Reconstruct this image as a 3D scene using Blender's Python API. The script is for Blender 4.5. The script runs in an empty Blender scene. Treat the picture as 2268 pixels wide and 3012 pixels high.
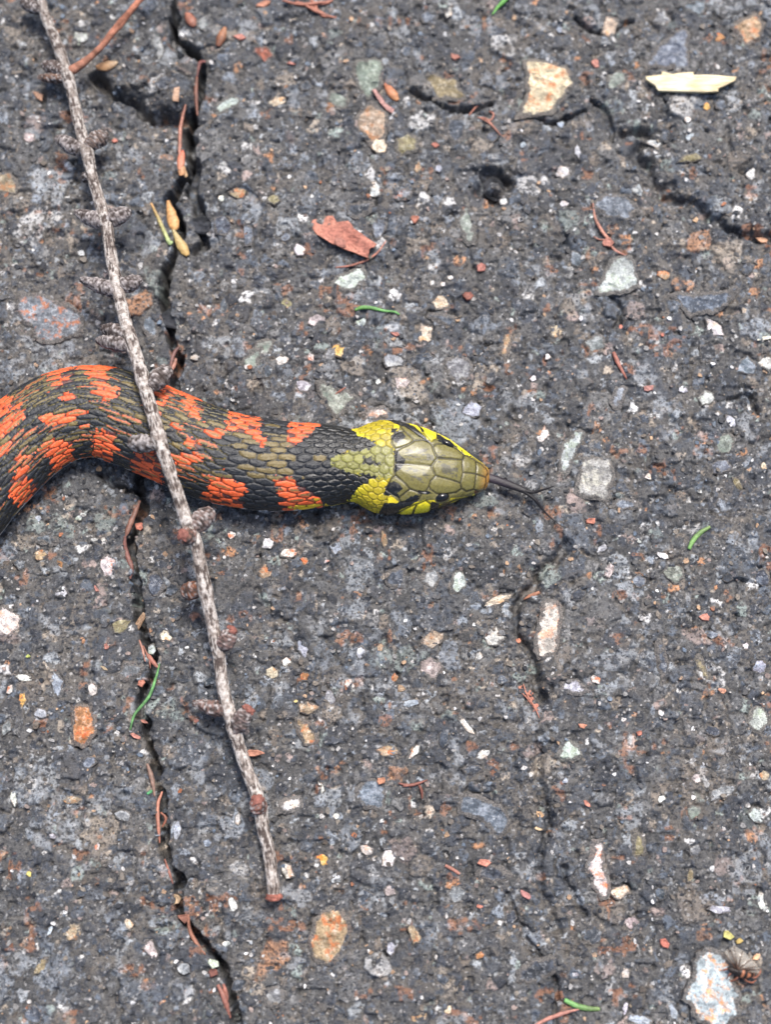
import bpy, math, random
import numpy as np
from math import radians, sin, cos, pi

# ------------------------------------------------------------------ units
# everything is laid out in "dots" on the road surface (1 dot = 0.072 mm) and scaled to metres
S = 0.072e-3
TAU = radians(10.0)          # the phone looks down, leaning a little from the near side
D = 4600.0                   # distance to the road, in dots
CX, CY = 1134.0, 1506.0
random.seed(7)
RNG = np.random.default_rng(11)
scene = bpy.context.scene
COL = scene.collection

# ------------------------------------------------------------------ camera
cam_d = bpy.data.cameras.new('camera')
cam = bpy.data.objects.new('camera', cam_d)
COL.objects.link(cam)
cam.location = (0, -D * S * sin(TAU), D * S * cos(TAU))
cam.rotation_euler = (TAU, 0, 0)
cam_d.sensor_fit = 'VERTICAL'
cam_d.sensor_height = 24.0
cam_d.lens = 24.0 * D / 3012.0
cam_d.clip_start = 0.01
cam_d.clip_end = 400.0
cam_d.dof.use_dof = True
cam_d.dof.focus_distance = (D - 60) * S
cam_d.dof.aperture_fstop = 4.2
scene.camera = cam

# ------------------------------------------------------------------ sky, sun, exposure
SUN_EL, SUN_AZ = radians(62), radians(20)      # azimuth from +Y towards +X
world = bpy.data.worlds.new('World'); scene.world = world; world.use_nodes = True
wn = world.node_tree.nodes; wl = world.node_tree.links
sky = wn.new('ShaderNodeTexSky'); sky.sky_type = 'NISHITA'; sky.sun_disc = False
sky.sun_elevation = SUN_EL; sky.sun_rotation = SUN_AZ
sky.dust_density = 4.0; sky.air_density = 1.0; sky.ozone_density = 1.0
bg = wn['Background']; wl.new(sky.outputs[0], bg.inputs[0]); bg.inputs[1].default_value = 0.072
sl = bpy.data.lights.new('sun', 'SUN'); sl.energy = 1.5; sl.angle = radians(18); sl.color = (1.0, 0.975, 0.945)
so = bpy.data.objects.new('sun', sl); COL.objects.link(so)
so.rotation_euler = (-(pi / 2 - SUN_EL), 0, -SUN_AZ)
so.location = (0, 0.3, 0.6)
vs = scene.view_settings
vs.view_transform = 'Standard'; vs.look = 'None'; vs.gamma = 1.0; vs.exposure = 1.60; vs.use_curve_mapping = False

# ------------------------------------------------------------------ helpers
def P(u, v, z=0.0):
    """photo point -> road coordinates (dots) at height z"""
    u = np.asarray(u, float); v = np.asarray(v, float)
    cz = D * cos(TAU); cy = -D * sin(TAU)
    dx = u - CX; k = CY - v
    dy = D * sin(TAU) + k * cos(TAU); dz = -D * cos(TAU) + k * sin(TAU)
    t = (z - cz) / dz
    return np.stack([dx * t, cy + dy * t], -1)

def P3(u, v, z): 
    p = P(u, v, z); return np.array([p[0], p[1], z])

def lin(r, g, b, k=1.0):
    c = np.array([r, g, b], float) / 255.0
    return np.where(c <= .04045, c / 12.92, ((c + .055) / 1.055) ** 2.4) * k

def _hash(ix, iy, seed):
    h = (ix.astype(np.int64) * 374761393 + iy.astype(np.int64) * 668265263 + seed * 1442695041) & 0xFFFFFFFF
    h = ((h ^ (h >> 13)) * 1274126177) & 0xFFFFFFFF
    return ((h ^ (h >> 16)) & 0xFFFFFF) / float(0xFFFFFF)

def vn(x, y, size, seed=0):
    """value noise in -1..1, feature size in dots"""
    x = np.asarray(x, float) / size; y = np.asarray(y, float) / size
    ix = np.floor(x); iy = np.floor(y); fx = x - ix; fy = y - iy
    fx = fx * fx * fx * (fx * (fx * 6 - 15) + 10); fy = fy * fy * fy * (fy * (fy * 6 - 15) + 10)
    a = _hash(ix, iy, seed); b = _hash(ix + 1, iy, seed); c = _hash(ix, iy + 1, seed); d = _hash(ix + 1, iy + 1, seed)
    return ((a * (1 - fx) + b * fx) * (1 - fy) + (c * (1 - fx) + d * fx) * fy) * 2 - 1

def worley(x, y, size, seed=0):
    """nearest and second-nearest of jittered cell points: F1, F2 (dots), cell ids, offset to the cell's point"""
    gx = np.floor(x / size); gy = np.floor(y / size)
    F1 = np.full(x.shape, 1e9); F2 = np.full(x.shape, 1e9); ci = np.zeros(x.shape); cj = np.zeros(x.shape); ox = np.zeros(x.shape); oy = np.zeros(x.shape)
    for di in (-1, 0, 1):
        for dj in (-1, 0, 1):
            a = gx + di; b = gy + dj
            dx = x - (a + .1 + .8 * _hash(a, b, seed)) * size; dy = y - (b + .1 + .8 * _hash(a, b, seed + 1)) * size
            d = np.hypot(dx, dy); new = d < F1
            F2 = np.where(new, F1, np.minimum(F2, d)); F1 = np.where(new, d, F1)
            ci = np.where(new, a, ci); cj = np.where(new, b, cj); ox = np.where(new, dx, ox); oy = np.where(new, dy, oy)
    return F1, F2, ci, cj, ox, oy

def sm(a, b, x):
    t = np.clip((x - a) / (b - a), 0, 1); return t * t * (3 - 2 * t)

def spline(pts, step=4.0):
    """Catmull-Rom through pts (n x k), resampled evenly"""
    p = np.asarray(pts, float)
    q = np.vstack([2 * p[0] - p[1], p, 2 * p[-1] - p[-2]])
    out = []
    for i in range(1, len(q) - 2):
        t = np.linspace(0, 1, 24, endpoint=False)[:, None]
        a, b, c, d = q[i - 1], q[i], q[i + 1], q[i + 2]
        out.append(.5 * ((2 * b) + (-a + c) * t + (2 * a - 5 * b + 4 * c - d) * t ** 2 + (-a + 3 * b - 3 * c + d) * t ** 3))
    out.append(p[-1:]); o = np.vstack(out)
    L = np.r_[0, np.cumsum(np.linalg.norm(np.diff(o[:, :min(3, o.shape[1])], axis=0), axis=1))]
    n = max(2, int(round(L[-1] / step)) + 1)
    s = np.linspace(0, L[-1], n)
    return np.stack([np.interp(s, L, o[:, k]) for k in range(o.shape[1])], 1)

def pip(x, y, poly):
    poly = np.asarray(poly, float); ins = np.zeros(x.shape, bool)
    lo = poly.min(0); hi = poly.max(0)
    m = (x >= lo[0]) & (x <= hi[0]) & (y >= lo[1]) & (y <= hi[1])
    if not m.any(): return ins
    xx = x[m]; yy = y[m]; r = np.zeros(xx.shape, bool)
    for (x0, y0), (x1, y1) in zip(poly, np.roll(poly, -1, 0)):
        if y0 == y1: continue
        c = ((y0 > yy) != (y1 > yy)) & (xx < (x1 - x0) * (yy - y0) / (y1 - y0) + x0)
        r ^= c
    ins[m] = r
    return ins

def segdist(x, y, poly, closed=True):
    poly = np.asarray(poly, float); best = np.full(x.shape, 1e9)
    nxt = np.roll(poly, -1, 0)
    rng = range(len(poly) if closed else len(poly) - 1)
    for i in rng:
        a = poly[i]; b = nxt[i]; d = b - a; l2 = max((d * d).sum(), 1e-9)
        t = np.clip(((x - a[0]) * d[0] + (y - a[1]) * d[1]) / l2, 0, 1)
        best = np.minimum(best, np.hypot(x - a[0] - t * d[0], y - a[1] - t * d[1]))
    return best

def mesh_np(name, V, faces, smooth=True, cols=None):
    """V in dots; faces: list of int arrays (each m x k)"""
    me = bpy.data.meshes.new(name)
    V = np.ascontiguousarray(V, np.float64) * S
    me.vertices.add(len(V)); me.vertices.foreach_set('co', V.astype(np.float32).ravel())
    faces = [np.asarray(f, np.int32) for f in faces if len(f)]
    loops = np.concatenate([f.ravel() for f in faces])
    tot = np.concatenate([np.full(len(f), f.shape[1], np.int32) for f in faces])
    start = np.r_[0, np.cumsum(tot)[:-1]].astype(np.int32)
    me.loops.add(len(loops)); me.loops.foreach_set('vertex_index', loops)
    me.polygons.add(len(tot)); me.polygons.foreach_set('loop_start', start)
    me.polygons.foreach_set('loop_total', tot)
    me.polygons.foreach_set('use_smooth', np.full(len(tot), bool(smooth)))
    for k, c in (cols or {}).items():
        c = np.asarray(c, np.float32)
        if c.ndim == 1: c = np.tile(c, (len(V), 1))
        rgba = np.ones((len(V), 4), np.float32); rgba[:, :3] = c[:, :3]
        at = me.color_attributes.new(k, 'FLOAT_COLOR', 'POINT'); at.data.foreach_set('color', rgba.ravel())
    me.update(calc_edges=True)
    return me

def ob(name, me, mat, parent=None, loc=None, **props):
    o = bpy.data.objects.new(name, me); COL.objects.link(o)
    if mat is not None and me is not None and not me.materials: me.materials.append(mat)
    if parent is not None: o.parent = parent
    if loc is not None: o.location = [c * S for c in loc]
    for k, v in props.items(): o[k] = v
    return o

def grid_faces(nr, nc, wrap=True):
    i = np.arange(nr - 1)[:, None]; j = np.arange(nc if wrap else nc - 1)[None, :]; j2 = (j + 1) % nc
    return np.stack([i * nc + j, i * nc + j2, (i + 1) * nc + j2, (i + 1) * nc + j], -1).reshape(-1, 4)

# ------------------------------------------------------------------ materials
class NT:
    def __init__(s, name):
        s.m = bpy.data.materials.new(name); s.m.use_nodes = True
        s.t = s.m.node_tree; s.b = s.t.nodes['Principled BSDF']
    def n(s, typ, **kw):
        o = s.t.nodes.new(typ)
        for k, v in kw.items(): setattr(o, k, v)
        return o
    def l(s, a, b): s.t.links.new(a, b)
    def coords(s, rnd=False, stretch=(1, 1, 1)):
        tc = s.n('ShaderNodeTexCoord'); mp = s.n('ShaderNodeMapping')
        mp.inputs['Scale'].default_value = [q / S for q in stretch]
        s.l(tc.outputs['Object'], mp.inputs['Vector'])
        if not rnd: return mp.outputs[0]
        oi = s.n('ShaderNodeObjectInfo'); ml = s.n('ShaderNodeMath', operation='MULTIPLY'); ml.inputs[1].default_value = 7919.0
        s.l(oi.outputs['Random'], ml.inputs[0])
        ad = s.n('ShaderNodeVectorMath', operation='ADD'); s.l(mp.outputs[0], ad.inputs[0]); s.l(ml.outputs[0], ad.inputs[1])
        return ad.outputs[0]
    def noise(s, vec, size, detail=3, rough=.55):
        o = s.n('ShaderNodeTexNoise'); o.inputs['Scale'].default_value = 1 / size
        o.inputs['Detail'].default_value = detail; o.inputs['Roughness'].default_value = rough
        s.l(vec, o.inputs['Vector']); return o.outputs['Fac']
    def ramp(s, fac, stops, interp='LINEAR'):
        o = s.n('ShaderNodeValToRGB'); o.color_ramp.interpolation = interp
        e = o.color_ramp.elements
        while len(e) < len(stops): e.new(.5)
        for el, (p, c) in zip(e, stops):
            el.position = p; el.color = (*([c] * 3 if np.isscalar(c) else list(c)), 1)
        s.l(fac, o.inputs[0]); return o.outputs[0]
    def mix(s, fac, a, b, mode='MIX'):
        o = s.n('ShaderNodeMix', data_type='RGBA', blend_type=mode)
        for sock, v in ((o.inputs[0], fac), (o.inputs[6], a), (o.inputs[7], b)):
            if hasattr(v, 'is_linked') or hasattr(v, 'links'): s.l(v, sock)
            elif np.isscalar(v): sock.default_value = v
            else: sock.default_value = (*list(v), 1)
        return o.outputs[2]
    def attr(s, name):
        o = s.n('ShaderNodeAttribute'); o.attribute_name = name; return o.outputs['Color']
    def bump(s, h, dist, strength=1.0):
        o = s.n('ShaderNodeBump'); o.inputs['Strength'].default_value = strength
        o.inputs['Distance'].default_value = dist * S; s.l(h, o.inputs['Height']); s.l(o.outputs[0], s.b.inputs['Normal'])
    def out(s, col, rough=.6, spec=.4):
        if hasattr(col, 'links'): s.l(col, s.b.inputs['Base Color'])
        else: s.b.inputs['Base Color'].default_value = (*list(col), 1)
        if hasattr(rough, 'links'): s.l(rough, s.b.inputs['Roughness'])
        else: s.b.inputs['Roughness'].default_value = rough
        s.b.inputs['Specular IOR Level'].default_value = spec
        return s.m

def mat_asphalt():
    t = NT('asphalt'); v = t.coords()
    a = t.attr('Col')
    fine = t.noise(v, 5, 4, .8); mid = t.noise(v, 16, 4, .7); fi2 = t.noise(v, 3.2, 2, .6)
    c = t.mix(t.ramp(fine, [(.38, .8), (.48, 0)]), a, lin(40, 39, 39))
    c = t.mix(t.ramp(mid, [(.56, 0), (.72, .4)]), c, lin(116, 111, 106))
    vo2 = t.n('ShaderNodeTexVoronoi'); vo2.inputs['Scale'].default_value = 1 / 6.5; t.l(v, vo2.inputs['Vector'])
    sp2 = t.n('ShaderNodeSeparateColor'); t.l(vo2.outputs['Color'], sp2.inputs[0])
    c = t.mix(t.ramp(sp2.outputs[1], [(.95, 0), (.97, .4)]), c, lin(170, 168, 166))
    c = t.mix(t.ramp(sp2.outputs[2], [(.80, 0), (.84, .7)]), c, lin(38, 39, 43))
    c = t.mix(t.ramp(fi2, [(.57, 0), (.74, .35)]), c, lin(158, 156, 154))
    t.bump(t.mix(.5, fine, fi2), 5, .9)
    return t.out(c, t.ramp(mid, [(.35, .5), (.65, .8)]), .4)

def mat_grit():
    t = NT('aggregate_grit'); v = t.coords()
    a = t.attr('Col'); f = t.noise(v, 5, 3, .7); g = t.noise(v, 22, 2)
    c = t.mix(t.ramp(f, [(.35, .65), (.62, 0)]), a, lin(44, 42, 42))
    c = t.mix(t.ramp(g, [(.48, 0), (.66, .6)]), c, lin(84, 81, 78))
    t.bump(f, 3, .6)
    return t.out(c, .62, .4)

def mat_stone():
    t = NT('stone'); v = t.coords(rnd=True)
    a = t.attr('Col'); sp = t.attr('Spot')
    es = t.n('ShaderNodeSeparateColor'); t.l(t.attr('Edge'), es.inputs[0]); rim = es.outputs[0]
    n1 = t.noise(v, 16, 6, .78); n2 = t.noise(v, 30, 5, .7); n3 = t.noise(v, 4.5, 3, .75); n4 = t.noise(v, 17, 5, .75)
    dk = t.mix(1.0, a, (.45, .45, .46), 'MULTIPLY'); lt = t.mix(.5, a, (.85, .85, .84))
    c = t.mix(t.ramp(n1, [(.40, .9), (.54, 0)]), a, dk)
    c = t.mix(t.ramp(n1, [(.52, 0), (.66, .7)]), c, lt)
    c = t.mix(t.ramp(n2, [(.51, 0), (.61, .85)]), c, sp)
    c = t.mix(t.ramp(n3, [(.34, .75), (.47, 0)]), c, lin(56, 55, 55))
    vf = t.n('ShaderNodeTexVoronoi'); vf.inputs['Scale'].default_value = 1 / 24; t.l(v, vf.inputs['Vector'])
    vs_ = t.n('ShaderNodeSeparateColor'); t.l(vf.outputs['Color'], vs_.inputs[0])
    c = t.mix(1.0, c, t.ramp(vs_.outputs[0], [(0, .78), (1, 1.18)]), 'MULTIPLY')
    big = t.noise(v, 60, 3, .6); c = t.mix(1.0, c, t.ramp(big, [(.35, .75), (.65, 1.2)]), 'MULTIPLY')
    # tar and dust still clinging to the stone, mostly round its rim
    ad = t.n('ShaderNodeMath', operation='MULTIPLY_ADD'); t.l(rim, ad.inputs[0]); ad.inputs[1].default_value = .33; t.l(t.mix(.45, n4, t.noise(v, 42, 4, .65)), ad.inputs[2])
    film = t.mix(t.ramp(n3, [(.4, 0), (.6, 1)]), lin(54, 53, 53), lin(112, 106, 100))
    c = t.mix(t.ramp(ad.outputs[0], [(.62, 0), (.68, .94)]), c, film)
    t.bump(t.mix(.5, n1, n3), 6, .9)
    return t.out(c, t.ramp(n1, [(.3, .4), (.7, .7)]), .4)

def mat_col(name, rough=.5, spec=.45, grain=6, amt=.5, stretch=(1, 1, 1), bump=2.0, dark=(.3, .28, .27), sat=.9, val=.82):
    t = NT(name); v = t.coords(rnd=True, stretch=stretch)
    a = t.attr('Col'); f = t.noise(v, grain, 4, .65)
    dk = t.mix(1.0, a, dark, 'MULTIPLY')
    c = t.mix(t.ramp(f, [(.35, amt), (.6, 0)]), a, dk)
    hs = t.n('ShaderNodeHueSaturation'); hs.inputs['Saturation'].default_value = sat; hs.inputs['Value'].default_value = val; t.l(c, hs.inputs['Color']); c = hs.outputs[0]
    if bump: t.bump(f, bump, .6)
    return t.out(c, rough, spec)

M_ASPHALT = mat_asphalt(); M_GRIT = mat_grit(); M_STONE = mat_stone()
M_BARK = mat_col('bark', .85, .2, 5, .6, bump=3, sat=.95, val=.85)
M_LITTER = mat_col('plant_litter', .65, .3, 9, .75, bump=4, sat=.78, val=.86)
M_NEEDLE = mat_col('needle', .5, .4, 8, .55, bump=2, sat=.84)
M_CLOD = mat_col('tar_clod', .75, .3, 9, .6, bump=5)
M_EYE = NT('eye').out(lin(10, 9, 10), .08, .6)

def mat_snake():
    t = NT('snake_skin'); v = t.coords()
    a = t.attr('Col'); f = t.noise(v, 3.5, 3, .7); g = t.noise(v, 10, 3, .6)
    c = t.mix(t.ramp(f, [(.30, .45), (.55, 0)]), a, t.mix(1.0, a, (.45, .42, .4), 'MULTIPLY'))
    c = t.mix(t.ramp(g, [(.55, 0), (.8, .18)]), c, lin(150, 146, 130))
    t.bump(f, 1.6, .6)
    gl = t.attr('Gloss'); gs = t.n('ShaderNodeSeparateColor'); t.l(gl, gs.inputs[0])
    r = t.mix(gs.outputs[0], t.ramp(g, [(.3, .38), (.7, .56)]), t.ramp(g, [(.3, .20), (.7, .36)]))
    cw = t.n('ShaderNodeMath', operation='MULTIPLY'); cw.inputs[1].default_value = .22; t.l(gs.outputs[0], cw.inputs[0]); t.l(cw.outputs[0], t.b.inputs['Coat Weight']); t.b.inputs['Coat Roughness'].default_value = .22
    return t.out(c, r, .45)
M_SNAKE = mat_snake()

# ------------------------------------------------------------------ stones: where they lie (photo dots)
KIND = {
 'white': ((226, 224, 220), (200, 180, 160)), 'cream': ((222, 205, 178), (196, 150, 104)), 'tan': ((178, 158, 130), (170, 118, 76)),
 'pink': ((174, 160, 154), (215, 200, 195)), 'green': ((142, 148, 136), (110, 122, 110)), 'gwhite': ((190, 197, 190), (150, 160, 140)),
 'grey': ((128, 130, 132), (165, 165, 162)), 'slate': ((62, 69, 79), (88, 95, 105)), 'dslate': ((40, 44, 52), (62, 68, 78)), 'blue': ((98, 106, 117), (136, 142, 150)),
 'bwhite': ((178, 184, 192), (140, 150, 165)), 'olive': ((146, 134, 98), (110, 100, 78)), 'rust': ((190, 132, 84), (190, 92, 42)), 'rwhite': ((222, 216, 206), (200, 104, 44)),
 'rgrey': ((124, 128, 134), (166, 98, 56)), 'rtan': ((180, 154, 120), (184, 104, 54)), 'brick': ((150, 82, 62), (190, 110, 84)), 'yellow': ((222, 178, 96), (214, 112, 30)),
 'gpatch': ((158, 160, 152), (196, 192, 176)), 'rcream': ((206, 188, 158), (178, 112, 66)), 'bslate': ((80, 90, 106), (128, 138, 152)), 'bigpale': ((176, 188, 192), (204, 140, 84)), 'pinkw': ((216, 205, 196), (210, 160, 130)), 'lilac': ((176, 176, 180), (215, 214, 216))}
# u, v, long, short, angle, kind[, label]
ST = """235 105 46 54 0 gwhite;660 170 60 55 20 slate;18 540 78 74 10 tan;675 305 118 48 36 gwhite;650 585 22 20 0 white;700 570 50 32 5 rtan;
730 690 32 84 90 blue;240 745 28 24 0 white;650 660 64 70 0 slate;85 405 40 34 0 pink;440 960 60 104 90 blue;655 895 26 50 90 slate;613 900 17 15 0 white;
570 1050 28 20 10 white;740 1060 92 52 48 green;775 155 56 50 0 brick;1085 225 96 112 80 green;995 295 76 66 0 green;818 295 56 38 20 cream;1097 355 96 128 100 tan;
1115 430 54 40 0 cream;1195 425 74 78 40 olive;1105 560 42 58 90 white;805 590 40 36 0 olive;918 580 13 13 0 white;1115 670 45 72 75 blue;1060 612 116 58 25 dslate;
1305 250 132 96 -35 olive;1340 380 70 90 90 slate;1290 495 26 26 0 bwhite;1230 495 24 34 80 rtan;1485 590 28 30 0 white;1185 575 56 38 20 rgrey;1375 660 60 164 98 green;
880 735 40 34 0 white;840 700 32 26 0 blue;1320 30 24 46 90 white;1265 50 52 46 0 blue;1795 75 46 66 75 cream;1645 85 26 20 0 bwhite;1810 240 80 58 50 green;
2210 85 112 96 -30 rtan;2050 20 62 40 0 blue;1950 45 60 50 0 grey;2120 110 30 34 0 rust;1650 365 27 22 0 bwhite;1540 425 22 20 30 bwhite;1655 510 50 46 0 white;
1660 600 30 21 10 white;2022 355 22 20 0 white;2030 405 32 19 30 bwhite;1925 420 52 24 -10 white;2210 515 29 40 85 white;1815 612 132 92 -25 blue;2030 465 74 32 15 olive;
1875 560 44 34 -40 grey;1700 445 20 44 100 lilac;2078 315 22 22 0 yellow;2120 310 36 32 30 blue;1030 825 124 62 24 gwhite;843 885 34 36 0 olive;
1310 938 100 42 -20 slate;1305 890 66 52 0 cream;1250 980 44 76 85 cream;1240 1055 96 40 16 slate;930 940 62 34 10 pink;995 1030 42 54 110 yellow;1060 945 36 34 0 gwhite;
915 1050 20 30 100 rwhite;970 1045 30 52 60 grey;1180 1125 50 48 30 pinkw;1100 1216 92 46 10 pinkw;1490 1010 38 116 75 rtan;935 1100 42 34 -40 dslate;790 1090 30 44 80 slate;
890 1135 44 40 0 lilac;1112 1120 20 18 0 white;1160 1005 74 32 -15 grey;1390 1200 64 48 10 bwhite;1270 830 19 19 0 white;1303 833 20 16 0 white;1325 815 20 15 0 white;
1430 900 74 24 -38 dslate;830 1060 42 34 0 rwhite;1160 1062 72 44 0 grey;1350 1082 90 84 0 grey;768 1022 84 56 35 green;2100 965 74 34 -35 white;1635 975 46 46 0 cream;
1822 1165 44 74 70 bwhite;2080 1040 60 62 0 dslate;1612 1050 27 22 20 white;1570 1115 21 19 0 white;1710 935 18 18 0 white;2255 1070 44 50 0 white;2195 1080 62 58 0 blue;
2078 1170 60 44 0 gwhite;2010 1145 32 22 -20 lilac;1597 1280 38 56 75 pinkw;2130 1305 66 72 -50 green;2120 1375 54 44 10 blue;1910 1400 22 20 0 white;
2060 1440 30 24 40 white;2152 1240 64 26 -45 lilac;2250 1370 30 24 50 cream;2170 1425 52 26 -62 olive;1750 1010 60 70 -60 grey;1955 808 46 28 -10 rtan;2190 915 18 18 0 cream;
135 1585 98 46 -8 blue;115 1632 46 30 15 rtan;195 1650 30 42 110 slate;175 1660 32 24 20 rust;57 1660 42 34 -10 slate;315 1668 50 66 80 rwhite;455 1715 54 70 -60 slate;
505 1735 44 30 20 slate;112 1525 21 22 0 bwhite;275 1590 24 20 -30 white;240 1516 46 24 38 gwhite;303 1588 18 14 30 white;22 1835 104 100 0 pinkw;180 1742 42 40 0 lilac;
485 1872 42 40 -40 cream;445 1910 26 34 70 gwhite;350 1842 72 38 25 olive;385 1972 92 68 10 rgrey;165 2010 40 84 100 bwhite;72 1995 48 22 -5 white;270 2030 36 44 80 rwhite;
65 2060 34 46 100 yellow;120 2100 44 30 -10 lilac;30 2030 22 30 80 rwhite;20 2140 30 50 60 grey;680 1572 30 24 30 rwhite;655 1598 30 42 90 grey;787 1600 42 38 20 white;
850 1625 58 32 10 rwhite;895 1650 30 21 -40 rust;955 1652 34 15 10 rwhite;780 1680 46 52 30 rtan;990 1610 42 42 0 bwhite;1130 1585 21 62 98 rtan;1165 1700 66 74 60 slate;
1270 1702 70 82 70 grey;1350 1710 60 82 60 gwhite;1465 1765 88 26 20 cream;887 1905 30 58 115 bwhite;800 1980 46 36 10 cream;843 1945 30 32 0 rwhite;885 2022 48 34 55 slate;
895 1990 40 26 20 rust;1027 2012 36 40 -50 rwhite;1275 1880 78 52 40 tan;1265 1962 76 64 -25 pink;1455 1870 60 60 0 white;1410 1930 34 26 60 white;1180 2025 32 25 0 rtan;
1160 1995 20 30 80 rust;1305 2175 32 58 85 slate;1140 2210 78 36 0 rtan;1220 2210 62 20 55 rwhite;1370 2130 74 22 -50 white;1420 2222 48 30 20 white;905 2080 62 42 0 tan;
970 2052 34 50 110 grey;1205 2068 58 26 15 bwhite;1120 1905 20 32 75 rtan;1060 1920 26 44 70 lilac;1690 2022 104 48 -12 lilac;1755 2000 38 28 -40 rwhite;1945 1945 42 124 100 slate;
2068 1965 42 112 112 olive;1985 1685 72 60 -20 green;1950 1635 42 20 -20 white;1880 1590 22 15 -50 white;1775 1610 44 22 40 lilac;1790 1680 30 42 60 pink;1845 1485 92 44 0 blue;
2230 1535 62 50 -20 slate;2195 1900 20 22 0 white;2235 1960 46 44 20 bwhite;2232 2112 72 88 100 gwhite;1945 2100 26 30 70 white;1835 2118 19 17 0 white;2140 1700 32 30 0 dslate;
2245 1700 46 56 100 slate;1880 1710 42 46 20 blue;2095 1865 46 24 -10 blue;92 2254 16 15 0 white;40 2350 24 46 100 rwhite;210 2355 58 26 0 tan;155 2460 28 16 -40 lilac;
285 2490 15 26 80 rwhite;430 2613 20 25 80 slate;143 2740 17 38 70 bwhite;210 2742 62 52 20 tan;375 2715 27 46 110 cream;440 2795 44 62 110 pink;95 2985 60 62 0 slate;
522 2440 25 74 80 bwhite;610 2480 32 27 0 blue;665 2775 36 22 15 white;700 2410 21 36 85 white;685 2660 24 46 100 white;245 2620 56 32 30 slate;120 2840 28 84 60 olive;
990 2400 24 20 20 white;1080 2500 46 36 -20 pinkw;1143 2530 48 56 70 white;990 2583 42 32 10 lilac;845 2560 32 58 115 pinkw;950 2530 58 34 -30 yellow;1145 2620 42 34 -20 pink;
1070 2642 62 50 40 slate;1217 2672 20 28 70 blue;1090 2330 122 96 -20 blue;1390 2265 58 30 0 slate;810 2930 84 62 20 grey;820 2985 26 30 30 rust;1220 2750 36 64 110 rtan;
1085 2797 15 15 0 white;1155 2780 30 64 80 lilac;1345 2630 66 62 0 grey;1450 2570 112 60 -10 dslate;1410 2810 26 30 30 rust;1320 2970 30 26 0 cream;1230 2990 54 42 0 rtan;
945 2315 20 44 105 rwhite;1940 2350 52 28 15 white;2040 2390 44 52 60 green;1880 2485 46 94 105 olive;1830 2625 62 42 15 cream;1945 2630 32 40 90 slate;2245 2650 34 74 110 white;
2120 2675 72 36 -10 lilac;1860 2715 46 42 20 pink;1745 2755 66 54 -20 slate;1580 2850 146 70 24 dslate;1843 2865 27 38 100 white;1695 2865 26 22 20 lilac;1660 2297 25 20 10 bwhite;
1840 2970 22 42 80 lilac;1865 2960 28 26 0 tan;1980 2975 25 58 110 bwhite;1880 3002 84 30 -15 bwhite;2050 2290 36 34 0 pink;2230 2400 54 44 -30 gwhite;2130 2330 92 38 20 grey;
2045 2500 40 44 0 grey;2030 2580 18 52 80 olive;2255 2280 30 40 0 tan;460 130 40 70 100 grey;600 60 50 40 30 grey;480 250 60 40 10 slate;360 230 46 40 0 slate;1200 150 40 34 0 slate;
900 250 36 30 0 slate;1450 400 40 34 20 slate;1560 1500 60 40 -30 dslate;1700 1750 54 36 40 dslate;1480 2000 40 30 10 slate;620 2000 44 36 30 slate;360 2400 50 36 -20 grey;
260 2240 44 36 20 blue;700 2900 48 40 10 slate;540 2850 40 36 0 grey;1300 2880 50 34 -20 slate;1500 2700 44 38 20 slate;2100 2150 44 36 -30 slate;1760 2310 40 30 0 slate;
560 1240 34 26 0 grey;1520 1330 40 30 30 slate;1620 1180 40 32 -20 dslate;1900 1230 44 34 0 slate;2200 790 40 36 0 slate;1700 760 50 40 -40 blue;1560 800 40 34 0 slate""".replace('\n', '').split(';')
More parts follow.
